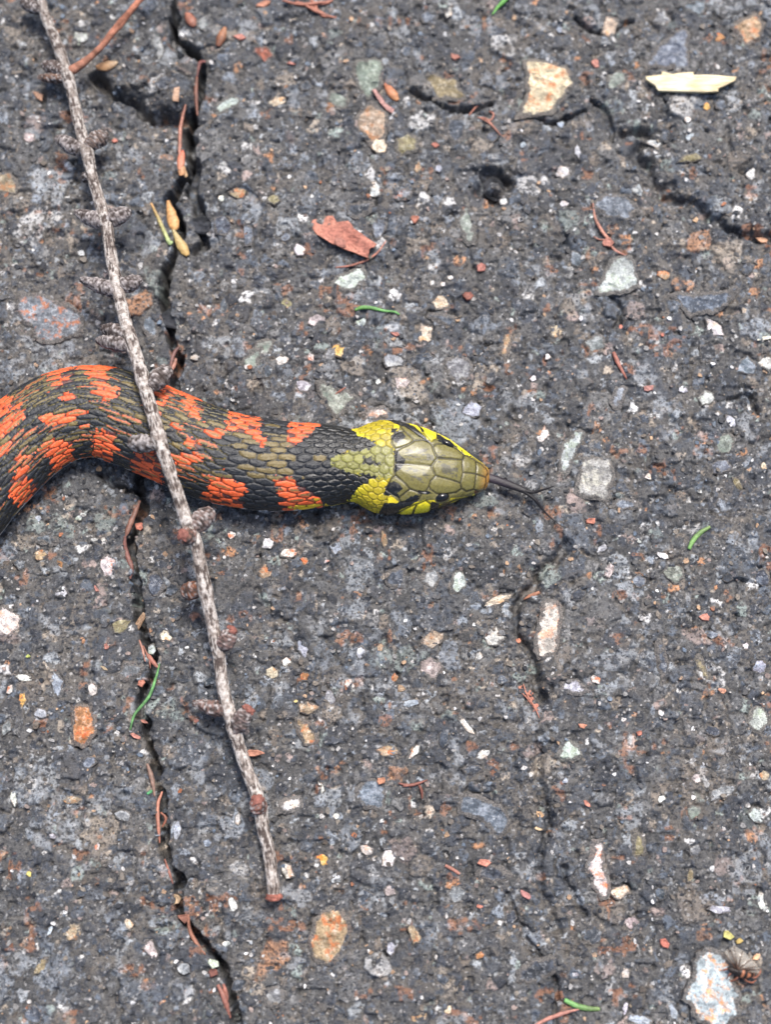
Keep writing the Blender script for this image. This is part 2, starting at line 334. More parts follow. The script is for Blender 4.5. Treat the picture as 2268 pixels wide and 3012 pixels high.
# stones with an outline of their own: outline points in the photo, kind, height above the road, label
SP = [
 ([(41,920),(50,880),(68,856),(110,862),(155,879),(200,890),(242,925),(246,960),(228,993),(190,1000),(155,1016),(120,1012),(96,1002),(91,970),(60,945)], 'rgrey', 5, 'large blue grey stone with rust stains set in the road'),
 ([(1535,180),(1580,172),(1620,175),(1665,195),(1690,215),(1692,250),(1670,280),(1640,315),(1625,340),(1580,345),(1540,350),(1512,352),(1530,310),(1550,270),(1548,220)], 'rcream', 8, 'large cream and rust quartz stone set in the road'),
 ([(1890,190),(1925,145),(1960,110),(2020,80),(2032,110),(2030,150),(2032,205),(1985,200),(1940,206),(1900,205)], 'blue', 6, None),
 ([(915,1120),(955,1122),(1000,1140),(1045,1160),(1042,1185),(1020,1210),(1000,1232),(975,1225),(955,1195),(935,1160)], 'green', 4, 'mossy pale green stone beside the snake neck'),
 ([(1750,868),(1768,820),(1790,775),(1810,755),(1860,748),(1872,770),(1875,800),(1888,848),(1850,862),(1800,866)], 'gwhite', 9, 'pale green four sided stone set in the road'),
 ([(1964,869),(2001,855),(2037,869),(2078,860),(2110,862),(2142,855),(2165,841),(2183,850),(2160,882),(2135,905),(2110,924),(2080,924),(2051,930),(2030,942),(2005,912)], 'bslate', 9, 'shiny dark slate stone set in the road'),
 ([(1638,1352),(1650,1305),(1690,1262),(1712,1258),(1722,1282),(1702,1326),(1684,1372),(1660,1412),(1644,1392)], 'gwhite', 2, 'narrow pale green stone touching the broad speckled stone'),
 ([(1704,1350),(1750,1338),(1798,1338),(1810,1388),(1800,1442),(1786,1484),(1740,1470),(1686,1448),(1700,1398)], 'gpatch', 4, 'broad pale speckled stone right of the tongue'),
 ([(205,2065),(235,2062),(270,2075),(285,2110),(283,2160),(262,2190),(240,2203),(212,2195),(203,2170),(208,2120)], 'rust', 4, 'rust orange oblong stone left of the crack'),
 ([(865,2110),(890,2112),(915,2122),(938,2155),(942,2180),(920,2195),(890,2192),(872,2160)], 'rtan', 5, None),
 ([(1590,1770),(1615,1758),(1640,1760),(1655,1785),(1655,1830),(1648,1880),(1640,1935),(1610,1932),(1585,1942),(1568,1915),(1572,1870),(1585,1820)], 'pinkw', 6, 'long pinkish cream stone set in the road'),
 ([(1630,2228),(1645,2195),(1665,2170),(1685,2178),(1705,2195),(1716,2228),(1690,2240),(1655,2242)], 'gwhite', 7, None),
 ([(805,2400),(820,2365),(838,2345),(885,2340),(902,2370),(880,2380),(860,2392),(830,2392)], 'white', 6, None),
 ([(1345,2390),(1350,2355),(1362,2328),(1400,2335),(1430,2345),(1490,2380),(1500,2410),(1495,2440),(1472,2466),(1440,2440),(1410,2412)], 'blue', 5, None),
 ([(920,2700),(940,2680),(960,2665),(1010,2670),(1035,2700),(1038,2740),(1020,2785),(995,2820),(970,2842),(935,2838),(915,2810),(905,2760)], 'rtan', 5, 'rounded brown stone below the broken twig end'),
 ([(1740,2470),(1780,2464),(1784,2500),(1782,2530),(1792,2570),(1798,2610),(1795,2642),(1770,2652),(1752,2620),(1740,2590),(1722,2560),(1738,2510)], 'rwhite', 5, None),
 ([(2006,2937),(2014,2907),(2034,2877),(2036,2829),(2047,2803),(2071,2783),(2099,2789),(2126,2803),(2147,2826),(2158,2848),(2156,2877),(2165,2896),(2176,2916),(2178,2942),(2170,2950),(2181,2970),(2163,2996),(2150,3016),(2110,3030),(2071,3012),(2047,2996),(2030,2974),(2028,2955),(2010,2944)], 'bigpale', 16, 'large pale blue green stone with orange stain under the dead insect'),
]
SK_SPOT = {15: lin(206, 138, 84)}

def outline(u, v, a, b, ang, n):
    """a broken-stone outline: a few corners, straight-ish chipped edges"""
    k = int(RNG.integers(5, 8)) if n > 9 else int(RNG.integers(5, 7))
    th = (np.arange(k) + RNG.uniform(-.32, .32, k)) * 2 * pi / k + RNG.uniform(0, 6.28)
    r = RNG.uniform(.82, 1.2, k)
    q = np.stack([np.cos(th) * r, np.sin(th) * r], 1)
    m = max(2, round(n / k)); pts = []
    for i in range(k):
        p0, p1 = q[i], q[(i + 1) % k]
        for t in np.arange(m) / m:
            pts.append(p0 * (1 - t) + p1 * t + (RNG.uniform(-.06, .06, 2) if t > 0 else 0) * (1 + .6 * (n > 9)))
    q = np.array(pts) * np.array([a, b]) * .53
    c, s_ = cos(radians(-ang)), sin(radians(-ang))     # photo y runs down
    return np.stack([u + q[:, 0] * c - q[:, 1] * s_, v + q[:, 0] * s_ + q[:, 1] * c], 1)

stones = []          # (outline in road dots, kind, height, label, big?)
for q in ST:
    if not q.strip(): continue
    f = q.split(); u, v, a, b, ang = map(float, f[:5])
    a, b = max(a, b), min(a, b)          # long side along the angle
    n = 9 if max(a, b) < 40 else (13 if max(a, b) < 80 else 18)
    o = outline(u, v, a, b, ang, n)
    stones.append((P(o[:, 0], o[:, 1]), f[5], RNG.uniform(-1.5, 2), None))
for i, (pts, k, h, lab) in enumerate(SP):
    p = np.array(pts, float); m = (p + np.roll(p, -1, 0)) / 2 + RNG.uniform(-6, 6, p.shape)
    pp = np.empty((len(p) * 2, 2)); pp[0::2] = p; pp[1::2] = m
    stones.append((P(pp[:, 0], pp[:, 1]), k, h, lab))
cent = np.array([s[0].mean(0) for s in stones])
rad = np.array([np.linalg.norm(s[0] - s[0].mean(0), axis=1).max() for s in stones])
kinds_r = ['grey', 'slate', 'slate', 'slate', 'blue', 'tan', 'dslate', 'lilac', 'green', 'dslate', 'grey']
want = 300
while len(stones) < want:
    u, v = RNG.uniform(0, 2268), RNG.uniform(0, 3012); a = RNG.uniform(24, 46); b = a * RNG.uniform(.55, .95)
    c = P(u, v)
    if (np.linalg.norm(cent - c, axis=1) < rad + a * .6).any(): continue
    o = outline(u, v, a, b, RNG.uniform(0, 180), 9)
    stones.append((P(o[:, 0], o[:, 1]), kinds_r[RNG.integers(len(kinds_r))], RNG.uniform(1, 5), None))
    cent = np.vstack([cent, c]); rad = np.r_[rad, a * .6]

# ------------------------------------------------------------------ the road surface
lo = P(0, 3012); hi = P(2268, 0); xm = max(abs(P(0, 0)[0]), abs(P(0, 3012)[0])) + 40
STEP = 3.2
xd = np.arange(-xm, xm, STEP); yd = np.arange(lo[1] - 40, hi[1] + 40, STEP)
gr = 6 * 1.42 ** np.arange(36)
gx = np.cumsum(gr); gx = gx[gx < 1.2e6]
xs = np.r_[xd[0] - gx[::-1], xd, xd[-1] + gx]; ys = np.r_[yd[0] - gx[::-1], yd, yd[-1] + gx]
X, Y = np.meshgrid(xs, ys)
AGG = np.array([lin(48, 51, 58), lin(58, 62, 70), lin(70, 75, 83), lin(84, 91, 101), lin(88, 88, 89), lin(108, 107, 106), lin(124, 130, 138), lin(150, 154, 158), lin(118, 108, 98), lin(156, 144, 130), lin(204, 202, 200), lin(172, 126, 92), lin(134, 143, 138), lin(146, 130, 124)])
AGG = AGG * np.array([1.0, 1.0, .99])
AGP = np.array([.17, .17, .13, .09, .11, .09, .06, .04, .05, .025, .018, .010, .03, .02]); AGC = np.cumsum(AGP / AGP.sum())
def relief(X, Y):
    """broken aggregate packed in tar: height and colour"""
    wx = X + 7 * vn(X, Y, 22, 8) + 2.5 * vn(X, Y, 7, 10); wy = Y + 7 * vn(X, Y, 22, 9) + 2.5 * vn(X, Y, 7, 11)
    h = 10 * vn(X, Y, 330, 1) + 6 * vn(X, Y, 110, 2) + 4 * vn(X, Y, 42, 3)
    fines = lin(76, 75, 74) * (1 + .35 * vn(X, Y, 60, 12) + .3 * vn(X, Y, 14, 13))[..., None]
    dusty = sm(-.1, .5, vn(X, Y, 170, 14) + .5 * vn(X, Y, 40, 15))[..., None]
    col = fines * (1 - .5 * dusty) + lin(104, 97, 89) * .5 * dusty
    h = h + 2.6 * (1 - np.abs(vn(X + 50, Y, 11, 5))) + 1.5 * vn(X, Y, 5.5, 6)
    for size, share, amp, seed in ((15, .46, 2.0, 500), (34, .44, 3.2, 520), (66, .36, 4.2, 540), (120, .16, 4.5, 560)):
        F1, F2, ci, cj, ox, oy = worley(wx, wy, size, seed)
        hs = _hash(ci, cj, seed + 3); e = F2 - F1
        on_ = (hs < share) * sm(size * .07, size * .20, e - 1.6 * vn(X, Y, 6, seed))
        r1 = _hash(ci, cj, seed + 4); tx = _hash(ci, cj, seed + 5) - .5; ty = _hash(ci, cj, seed + 6) - .5
        top = amp * (.25 + 1.1 * r1) + (tx * ox + ty * oy) * .34 + 1.0 * vn(X, Y, 9, seed + 7)
        groove = (hs < share) * np.exp(-(e / (size * .10)) ** 2) * amp * .65
        h = h * (1 - .75 * on_) + (top + 8 * vn(X, Y, 330, 1) + 6 * vn(X, Y, 110, 2)) * .75 * on_ + .25 * on_ * top - groove
        cc = AGG[np.searchsorted(AGC, _hash(ci, cj, seed + 8))] * (.8 + .4 * _hash(ci, cj, seed + 9))[..., None]
        cc = cc * (1 + .3 * vn(X, Y, 8, seed + 10) + .25 * vn(X, Y, 20, seed + 11))[..., None]
        if size > 60: cc = cc * .62 + col * .36
        show = on_ * sm(-.5, .1, .7 * vn(X, Y, size * .45, seed + 12) + .5 * vn(X, Y, 11, seed + 13) + .3 * vn(X, Y, 5, seed + 14) + .12)
        col = col * (1 - show[..., None]) + cc * show[..., None]
    pit = sm(.60, .86, vn(X, Y, 34, 7)) + .7 * sm(.5, .8, vn(X, Y, 16, 71)); h = h - 12 * pit
    st = sm(.80, 1.0, vn(X, Y, 62, 601) + .45 * vn(X, Y, 14, 602))[..., None]        # rust bleeding out of the aggregate
    col = col * (1 - .45 * st) + lin(164, 106, 66) * .45 * st
    ps = sm(.74, 1.05, vn(X + .4 * Y, Y, 85, 603) + .5 * vn(X, Y, 17, 604))[..., None]     # pale ground-down mineral smears
    col = col * (1 - .5 * ps) + lin(158, 162, 166) * .5 * ps
    return h, np.clip(col, .01, 1)
H, RC = relief(X, Y)
# cracks: photo polylines, half width, depth
def crack(pts, w, depth, wob=5.0, seed=0, soft=False):
    global H
    p = np.array(pts, float); q = P(p[:, 0], p[:, 1]); q = spline(q, 9.0)
    k = np.arange(len(q)); q = q + np.stack([vn(k, k * 0 + 3, 2.2, seed), vn(k, k * 0 + 9, 2.2, seed + 1)], 1) * wob
    i0 = (ys >= q[:, 1].min() - 60) & (ys <= q[:, 1].max() + 60); j0 = (xs >= q[:, 0].min() - 60) & (xs <= q[:, 0].max() + 60)
    I = np.where(i0)[0]; J = np.where(j0)[0]
    sx = X[I[0]:I[-1] + 1, J[0]:J[-1] + 1]; sy = Y[I[0]:I[-1] + 1, J[0]:J[-1] + 1]
    best = np.full(sx.shape, 1e9)
    for a in range(0, len(q) - 1, 8):            # in short runs, each on its own window
        seg = q[a:a + 9]
        m = (sx > seg[:, 0].min() - 50) & (sx < seg[:, 0].max() + 50) & (sy > seg[:, 1].min() - 50) & (sy < seg[:, 1].max() + 50)
        best[m] = np.minimum(best[m], segdist(sx[m], sy[m], seg, False))
    ww = w * (1 + .55 * vn(sx, sy, 34, seed + 5)) + 1.5 * vn(sx, sy, 9, seed + 6)
    cut = 1 - sm(ww * .55, ww * 1.25, best)
    if soft: cut = .75 * (1 - sm(ww * .1, ww * 2.1, best)) + .25 * cut
    lip = np.exp(-(best / (w * 3.0)) ** 2)
    H[I[0]:I[-1] + 1, J[0]:J[-1] + 1] -= depth * cut + 5 * lip
MAIN = [(520,-60),(512,40),(520,110),(575,150),(594,200),(588,270),(566,340),(548,420),(556,490),(520,560),(502,600),(530,650),(520,720),(495,790),(482,850),(482,905),(498,960),(508,1020),(528,1060),(520,1100),(500,1180),(460,1290),(420,1380),(402,1420),(424,1460),(420,1500),(406,1545),(380,1594),(390,1653),(402,1717),(408,1763),(406,1822),(420,1859),(438,1904),(447,1963),(420,2036),(410,2073),(424,2137),(438,2191),(447,2228),(456,2267),(470,2331),(479,2422),(479,2495),(502,2541),(527,2587),(517,2660),(538,2700),(575,2746),(616,2796),(657,2869),(680,2924),(698,3006),(712,3100)]
crack(MAIN, 12, 80, 6, 20)
crack([(548,380),(562,440),(568,500),(560,560),(590,640),(598,690),(575,745)], 17, 60, 8, 30)
crack([(505,575),(500,605),(516,640)], 17, 60, 6, 31)
crack([(488,820),(478,860),(480,900)], 17, 55, 6, 33)
crack([(280,215),(300,240),(328,274),(360,297),(388,298),(438,345),(493,343),(556,338)], 14, 62, 8, 40, True)
crack([(505,60),(512,140),(530,158)], 10, 50, 4, 44)
crack([(1840,392),(1905,397),(1890,430),(1873,447),(1905,493),(1941,547),(1982,584),(2051,593),(2096,639),(2156,671),(2206,693),(2300,704)], 12, 36, 9, 50, True)
crack([(1690,50),(1760,95),(1860,60)], 7, 25, 6, 55)
crack([(1220,270),(1290,300),(1350,318),(1440,305)], 9, 34, 6, 57)
crack([(1490,540),(1440,520),(1420,550),(1450,580)], 20, 50, 8, 58, True)
crack([(1660,1600),(1625,1660),(1560,1730),(1517,1785),(1520,1850),(1555,1920),(1580,1990),(1600,2060)], 12, 36, 10, 60, True)
crack([(1590,2200),(1585,2290),(1605,2360),(1618,2430),(1592,2520),(1590,2600),(1625,2680),(1640,2740)], 10, 20, 10, 63, True)
crack([(1660,2560),(1690,2640),(1720,2700)], 8, 18, 8, 66)
crack([(1800,860),(1830,905),(1815,960)], 7, 20, 6, 67)
crack([(2150,1180),(2200,1160),(2230,1220)], 8, 24, 6, 68)
crack([(1560,330),(1640,360),(1720,320)], 9, 22, 8, 69)
crack([(1740,300),(1790,340),(1800,420)], 9, 22, 8, 70)
crack([(1500,2640),(1540,2740),(1640,2900),(1630,3030)], 7, 16, 9, 71)
crack([(640,1180),(660,1120),(720,1060),(760,1000)], 6, 12, 8, 72)
crack([(300,1390),(330,1430),(400,1440)], 12, 35, 5, 74)
# the tar-coated block standing proud beside the crack
q = P(*np.array([(322,258),(345,205),(395,170),(470,165),(545,178),(578,205),(580,262),(556,318),(500,330),(440,330),(392,284),(350,286)], float).T)
ins = pip(X, Y, q); dd = np.zeros(X.shape); dd[ins] = segdist(X[ins], Y[ins], q)
H += 22 * sm(0, 34, dd) + 3 * ins * vn(X, Y, 26, 95); RC *= (1 - .30 * sm(0, 12, dd))[..., None]
# seats of the stones: a groove round each, the road cut away beneath it
tops = []
for i, (q, k, h, lab) in enumerate(stones):
    c = q.mean(0); m0 = 16
    I = np.where((ys >= q[:, 1].min() - m0) & (ys <= q[:, 1].max() + m0))[0]; J = np.where((xs >= q[:, 0].min() - m0) & (xs <= q[:, 0].max() + m0))[0]
    sl_ = (slice(I[0], I[-1] + 1), slice(J[0], J[-1] + 1)); sx = X[sl_]; sy = Y[sl_]; hh = H[sl_]
    ins = pip(sx, sy, q); d = segdist(sx, sy, q); sd = np.where(ins, -d, d)
    ring = hh[(sd > 4) & (sd < 16)]
    top = (np.median(ring) if len(ring) else 0) + h
    tops.append(top)
    groove = np.exp(-((sd - 2.5) / 4.0) ** 2) * 6 * sm(-.35, .35, vn(sx, sy, 26, 90))
    hh = hh - groove
    cover = vn(sx, sy, 24, 91) * 10 + 4 * vn(sx, sy, 9, 92) - 1.5                      # tar film creeping over the rim
    hh = np.where(sd < -1, np.minimum(hh, top - 4 + np.where(sd > -14, cover + (14 + sd) * .25, -6) * (1 if h < 15 else 0) - (8 if h >= 15 else 0)), hh)
    H[sl_] = hh
fade = sm(0, 400, np.maximum(np.abs(X) - xm, np.maximum(lo[1] - 40 - Y, Y - hi[1] - 40)))
H = H * (1 - fade)
nY, nX = X.shape
V = np.stack([X, Y, H], -1).reshape(-1, 3)
jit = (np.abs(V[:, 0]) < xm) & (V[:, 1] > yd[0]) & (V[:, 1] < yd[-1])
V[jit, :2] += RNG.uniform(-.9, .9, (jit.sum(), 2))
me = mesh_np('asphalt_road', V, [grid_faces(nY, nX, False)], True, {'Col': RC.reshape(-1, 3)})
road = ob('asphalt_road', me, M_ASPHALT, kind='structure', label='dark cracked asphalt road surface with mixed aggregate')
nb = len(gx)
def gh(x, y):
    """height of the road at x, y (dots)"""
    x = np.asarray(x, float); y = np.asarray(y, float)
    j = np.clip((x - xd[0]) / STEP, 0, len(xd) - 2.001); i = np.clip((y - yd[0]) / STEP, 0, len(yd) - 2.001)
    ji = j.astype(int); ii = i.astype(int); fj = j - ji; fi = i - ii
    A = H[nb:nb + len(yd), nb:nb + len(xd)]
    return (A[ii, ji] * (1 - fj) + A[ii, ji + 1] * fj) * (1 - fi) + (A[ii + 1, ji] * (1 - fj) + A[ii + 1, ji + 1] * fj) * fi

# ------------------------------------------------------------------ stones
def stone_mesh(name, q, top, kind, big, proud=0):
    c = q.mean(0)
    if big:
        from mathutils import Vector
        from mathutils.geometry import delaunay_2d_cdt
        m = (q + np.roll(q, -1, 0)) / 2 + RNG.uniform(-2.5, 2.5, q.shape); q2 = np.empty((len(q) * 2, 2)); q2[0::2] = q; q2[1::2] = m
        r = q2 - c; n = len(r); sd = int(RNG.integers(9999)); stp = 8.0
        gx_, gy_ = np.meshgrid(np.arange(r[:, 0].min(), r[:, 0].max(), stp), np.arange(r[:, 1].min(), r[:, 1].max(), stp))
        ip = np.c_[gx_.ravel(), gy_.ravel()] + RNG.uniform(-3, 3, (gx_.size, 2))
        ip = ip[pip(ip[:, 0], ip[:, 1], r)]; ip = ip[segdist(ip[:, 0], ip[:, 1], r) > 4]
        allp = np.vstack([r, ip])
        vo, _, fo, *_ = delaunay_2d_cdt([Vector(p_) for p_ in allp], [], [list(range(n))], 1, 1e-4)
        v2 = np.array([[p_.x, p_.y] for p_ in vo]); d = segdist(v2[:, 0], v2[:, 1], r)
        F1, F2, ci, cj, ox, oy = worley(v2[:, 0] + 4 * vn(v2[:, 0], v2[:, 1], 15, sd), v2[:, 1], 30, sd)
        tx = _hash(ci, cj, sd + 3) - .5; ty = _hash(ci, cj, sd + 4) - .5
        z = -4 + 4 * sm(0, 9, d) + (tx * ox + ty * oy) * .3 + 3 * (_hash(ci, cj, sd + 5) - .5) + 3 * vn(v2[:, 0], v2[:, 1], 45, sd) + 1.2 * vn(v2[:, 0], v2[:, 1], 9, sd + 1)
        ft = np.array([f for f in fo if len(f) == 3], int)
        a3 = v2[ft]; ar = (a3[:, 1, 0] - a3[:, 0, 0]) * (a3[:, 2, 1] - a3[:, 0, 1]) - (a3[:, 1, 1] - a3[:, 0, 1]) * (a3[:, 2, 0] - a3[:, 0, 0])
        ft[ar < 0] = ft[ar < 0][:, ::-1]
        V = np.vstack([np.c_[v2, z], np.c_[r * 1.03, np.full(n, -26.0)]]); b0 = len(v2)
        # outline vertices come first and keep their order
        j = np.arange(n); j2 = (j + 1) % n
        F4 = np.stack([b0 + j, b0 + j2, j2, j], 1)
        A_, B_ = KIND[kind]; kk = RNG.uniform(.85, 1.1); tint = RNG.uniform(.96, 1.04, 3)
        E = np.r_[np.clip(1 - d / 20, 0, 1) * 1.15, np.ones(n)][:, None] * np.ones((1, 3))
        return mesh_np(name, V, [ft, F4], False, {'Col': lin(*A_) * kk * tint, 'Spot': lin(*B_) * kk, 'Edge': E}), c
    if big:
        m = (q + np.roll(q, -1, 0)) / 2 + RNG.uniform(-3, 3, q.shape); q2 = np.empty((len(q) * 2, 2)); q2[0::2] = q; q2[1::2] = m; q = q2
    n = len(q); r = q - c
    size = np.linalg.norm(r, axis=1).mean()
    rings = [(1.02, -22, 1), (1.0, -3.0, 1), (.84, -.5, .45), (.5, 0, 0)] if not big else [(1.03, -26, 1), (1.0, -5, 1), (.93, -1.5, .8), (.76, 0, .35), (.5, .6, 0), (.25, 1, 0)]
    tilt = RNG.uniform(-.06, .06, 2); sd = int(RNG.integers(9999))
    Vs = []; E = []
    for k, dz, ed in rings:
        rr = r * k * (1 + (RNG.uniform(-.06, .06, (n, 1)) if k < 1 else 0))
        z = dz + RNG.uniform(-1, 1, n) * (min(3.0, size * .06) if k <= 1 else 0) + rr @ tilt
        if big: z = z + 5 * vn(rr[:, 0], rr[:, 1], 34, sd) * (k < 1.01)
        Vs.append(np.c_[rr, z]); E += [ed] * n
    Vs.append(np.array([[0, 0, rings[-1][1] + RNG.uniform(-1, 2)]])); E.append(0)
    V = np.vstack(Vs); nr = len(rings)
    F4 = grid_faces(nr, n, True)
    j = np.arange(n); F3 = np.stack([(nr - 1) * n + j, (nr - 1) * n + (j + 1) % n, np.full(n, nr * n)], 1)
    a, b = KIND[kind]; kk = RNG.uniform(.85, 1.1); tint = RNG.uniform(.95, 1.05, 3)
    E = np.array(E)[:, None] * np.ones((1, 3))
    return mesh_np(name, V, [F4, F3], False, {'Col': lin(*a) * kk * tint, 'Spot': lin(*b) * kk, 'Edge': E}), c
for i, (q, k, h, lab) in enumerate(stones):
    big = np.linalg.norm(q - q.mean(0), axis=1).mean() > 34
    m, c = stone_mesh('stone', q, tops[i], k, big)
    o = ob('stone', m, M_STONE, road, (c[0], c[1], tops[i]))
    if lab: o['label'] = lab

# ------------------------------------------------------------------ grit: far too many grains to count
NG = 26000
gxp = RNG.uniform(-xm, xm, NG); gyp = RNG.uniform(yd[0], yd[-1], NG)
size = 3.0 + 3.2 * RNG.pareto(2.4, NG); size = np.minimum(size, 13)
size[:1700] = RNG.uniform(5.0, 11.5, 1700)
gz = gh(gxp, gyp)
keep = (gz > -22) & ((vn(gxp, gyp, 120, 801) + .6 * vn(gxp, gyp, 40, 802) > RNG.uniform(-.9, .6, NG)) | (np.arange(NG) < 1700)); chip = (np.arange(NG) < 1700)[keep]
gxp, gyp, size, gz = gxp[keep], gyp[keep], size[keep], gz[keep]; NG = len(gxp)
k = 6
th = np.linspace(0, 2 * pi, k, endpoint=False)[None, :] + RNG.uniform(-.35, .35, (NG, k)) + RNG.uniform(0, 6, (NG, 1))
rr = size[:, None] * RNG.uniform(.7, 1.15, (NG, k)); asp = RNG.uniform(.55, 1, (NG, 1)); rot = RNG.uniform(0, pi, (NG, 1))
ex = rr * np.cos(th); ey = rr * np.sin(th) * asp
px = ex * np.cos(rot) - ey * np.sin(rot); py = ex * np.sin(rot) + ey * np.cos(rot)
tx = RNG.uniform(-.45, .45, (NG, 1)); ty = RNG.uniform(-.45, .45, (NG, 1))
zt = gz[:, None] + size[:, None] * RNG.uniform(.0, .5, (NG, 1)) + tx * px * .8 + ty * py * .8
low = np.stack([gxp[:, None] + px, gyp[:, None] + py, gz[:, None] - size[:, None] + 0 * px], -1)
upp = np.stack([gxp[:, None] + px * .78, gyp[:, None] + py * .78, zt], -1)
V = np.concatenate([low, upp], 1).reshape(-1, 3)
b0 = (np.arange(NG) * 2 * k)[:, None]; j = np.arange(k)[None, :]; j2 = (j + 1) % k
Fq = np.stack([b0 + j, b0 + j2, b0 + k + j2, b0 + k + j], -1).reshape(-1, 4); Ft = b0 + k + j
pal = np.array([lin(46, 49, 55), lin(62, 64, 68), lin(86, 86, 88), lin(104, 94, 84), lin(132, 122, 110), lin(150, 148, 146), lin(196, 192, 188), lin(228, 226, 224), lin(186, 152, 120), lin(160, 100, 66), lin(110, 124, 140), lin(150, 132, 124)])
pr = np.array([.24, .22, .16, .13, .10, .08, .03, .012, .012, .006, .02, .02]); pr /= pr.sum()
gc = pal[RNG.choice(len(pal), NG, p=pr)] * RNG.uniform(.75, 1.15, (NG, 1))
nc = int(chip.sum()); gc[chip] = pal[RNG.choice([1, 2, 3, 4, 5, 5, 6, 6, 7, 8, 10, 11], nc)] * RNG.uniform(.8, 1.15, (nc, 1))
me = mesh_np('aggregate_grit', V, [Fq, Ft], False, {'Col': np.repeat(gc, 2 * k, 0)})
ob('aggregate_grit', me, M_GRIT, road, kind='stuff')

# ------------------------------------------------------------------ the snake
def build_snake():
    uv = [(-1180,3000),(-1120,2780),(-1010,2560),(-830,2420),(-640,2320),(-540,2100),(-400,1850),(-290,1700),(-186,1576),(-112,1486),(-54,1413),(10,1347),(73,1286),(156,1232),(219,1212),(265,1207),(315,1212),(400,1241),(500,1284),(593,1323),(675,1348),(757,1362),(850,1369),(940,1366),(1030,1365),(1150,1370),(1300,1386),(1443,1403)]
    uv = np.array(uv, float)
    tail = [(-2950,3350),(-2600,3420),(-2250,3300),(-1950,3120),(-1650,3100),(-1400,3190)]
    uv = np.vstack([np.array(tail, float), uv])
    c = P(uv[:, 0], uv[:, 1], 80.0)
    c = spline(np.c_[c, uv[:, 0], uv[:, 1]], 1.0)          # x, y, u, v every dot
    L = np.r_[0, np.cumsum(np.hypot(np.diff(c[:, 0]), np.diff(c[:, 1])))]
    s_in = L[np.argmax((c[:, 2] > -230) & (c[:, 3] < 1700))]
    sE = L[-1]
    ss = np.r_[np.arange(0, s_in, 26.0), np.arange(s_in, sE - 420, 2.0), np.arange(sE - 420, sE - 30, 1.55), sE - 30 * (1 - np.linspace(0, 1, 26)) ** 2.0]
    x = np.interp(ss, L, c[:, 0]); y = np.interp(ss, L, c[:, 1]); u = np.interp(ss, L, c[:, 2])
    tx = np.gradient(x, ss); ty = np.gradient(y, ss); q = np.hypot(tx, ty); tx /= q; ty /= q
    nx, ny = -ty, tx                                        # to the snake's left (up in the photo)
    vis = ss > s_in - 200
    U = [-99999, -100, 675, 757, 850, 940, 1000, 1030, 1050, 1080, 1110, 1150, 1189, 1231, 1268, 1320, 1358, 1390, 1416, 1432, 1439, 1443]
    W = [136, 136, 137, 136, 131, 123, 114, 106, 109, 126, 138, 141, 137, 130, 120, 97, 76, 58, 45, 34, 22, 2]
    w = np.interp(u, U, W) * .985
    w = np.where(vis, w, 139 * np.clip(sm(0, 3600, ss) * .93 + .07, .05, 1))
    zt = np.interp(u, [-99999, 700, 900, 1000, 1100, 1200, 1280, 1340, 1390, 1430, 1440, 1443], [168, 168, 160, 148, 141, 138, 128, 112, 92, 70, 58, 44])
    zt = np.where(vis, zt, 168 * w / 139)
    zb = np.interp(u, [-99999, 900, 1050, 1300, 1430, 1443], [-4, -4, 4, 10, 20, 38]); zb = np.where(vis, zb, -4)
    zm = np.interp(u, [-99999, 900, 1100, 1300, 1430, 1443], [66, 62, 52, 44, 40, 42]); zm = np.where(vis, zm, 66 * w / 139)
    pw = np.interp(u, [-99999, 900, 1100, 1250, 1443], [2.15, 2.15, 2.3, 2.6, 2.5])
    # angles equally spaced in arc over the back, coarser under the belly
    f = np.linspace(0, 2 * pi, 2000); ax = 139 * np.cos(f); az = np.where(np.sin(f) > 0, 120, 68) * np.sin(f)
    arc = np.r_[0, np.cumsum(np.hypot(np.diff(ax), np.diff(az)))]
    fs, fe = radians(9), radians(186)
    a0 = np.interp(fs + 2 * pi, f, arc) - arc[-1]; a1 = np.interp(fe, f, arc)
    nd, nv = 212, 26
    f2 = np.r_[f - 2 * pi, f]; arc2 = np.r_[arc - arc[-1], arc]
    ph_d = np.interp(np.linspace(a0, a1, nd), arc2, f2)     # from the right side over the back to the left
    ph_v = np.linspace(fe, fs + 2 * pi, nv + 2)[1:-1]
    ph = np.r_[ph_d, ph_v]; n = len(ph)
    t = np.r_[np.linspace(-1, 1, nd), np.full(nv, 9.0)]
    co, si = np.cos(ph)[None], np.sin(ph)[None]
    e = (2 / pw)[:, None]
    # photo: right-hand side (fs) is the lower edge, so lateral runs -ve there
    lat = -w[:, None] * np.sign(co) * np.abs(co) ** e
    up = np.sign(si) * np.abs(si) ** e
    z = np.where(si > 0, zm[:, None] + (zt - zm)[:, None] * up, zm[:, None] + (zm - zb)[:, None] * np.sign(si) * np.abs(si) ** .75)
    bx = x[:, None] + nx[:, None] * lat; by = y[:, None] + ny[:, None] * lat
    B = np.stack([bx, by, z], -1)
    # surface normals of the smooth body
    dS = np.gradient(B, axis=0); dT = (np.roll(B, -1, 1) - np.roll(B, 1, 1))
    N = np.cross(dS, dT); N /= np.maximum(np.linalg.norm(N, axis=-1, keepdims=True), 1e-9)
    out = np.stack([nx[:, None] * lat, ny[:, None] * lat, z - zm[:, None]], -1)
    N *= np.sign((N * out).sum(-1, keepdims=True) + 1e-9)
    # ---- scale lattice
    Lsc = np.interp(u, [-99999, 300, 700, 900, 1000, 1060, 1443], [76, 72, 60, 48, 38, 30, 27]); Lsc = np.where(vis, Lsc, 74)
    Phi = np.cumsum(np.r_[0, np.diff(ss)] / Lsc)
    ROWS = np.interp(u, [-99999, 330, 640, 900, 1060], [29, 29, 24, 21, 19]); ROWS = np.where(vis, ROWS, 29.0)
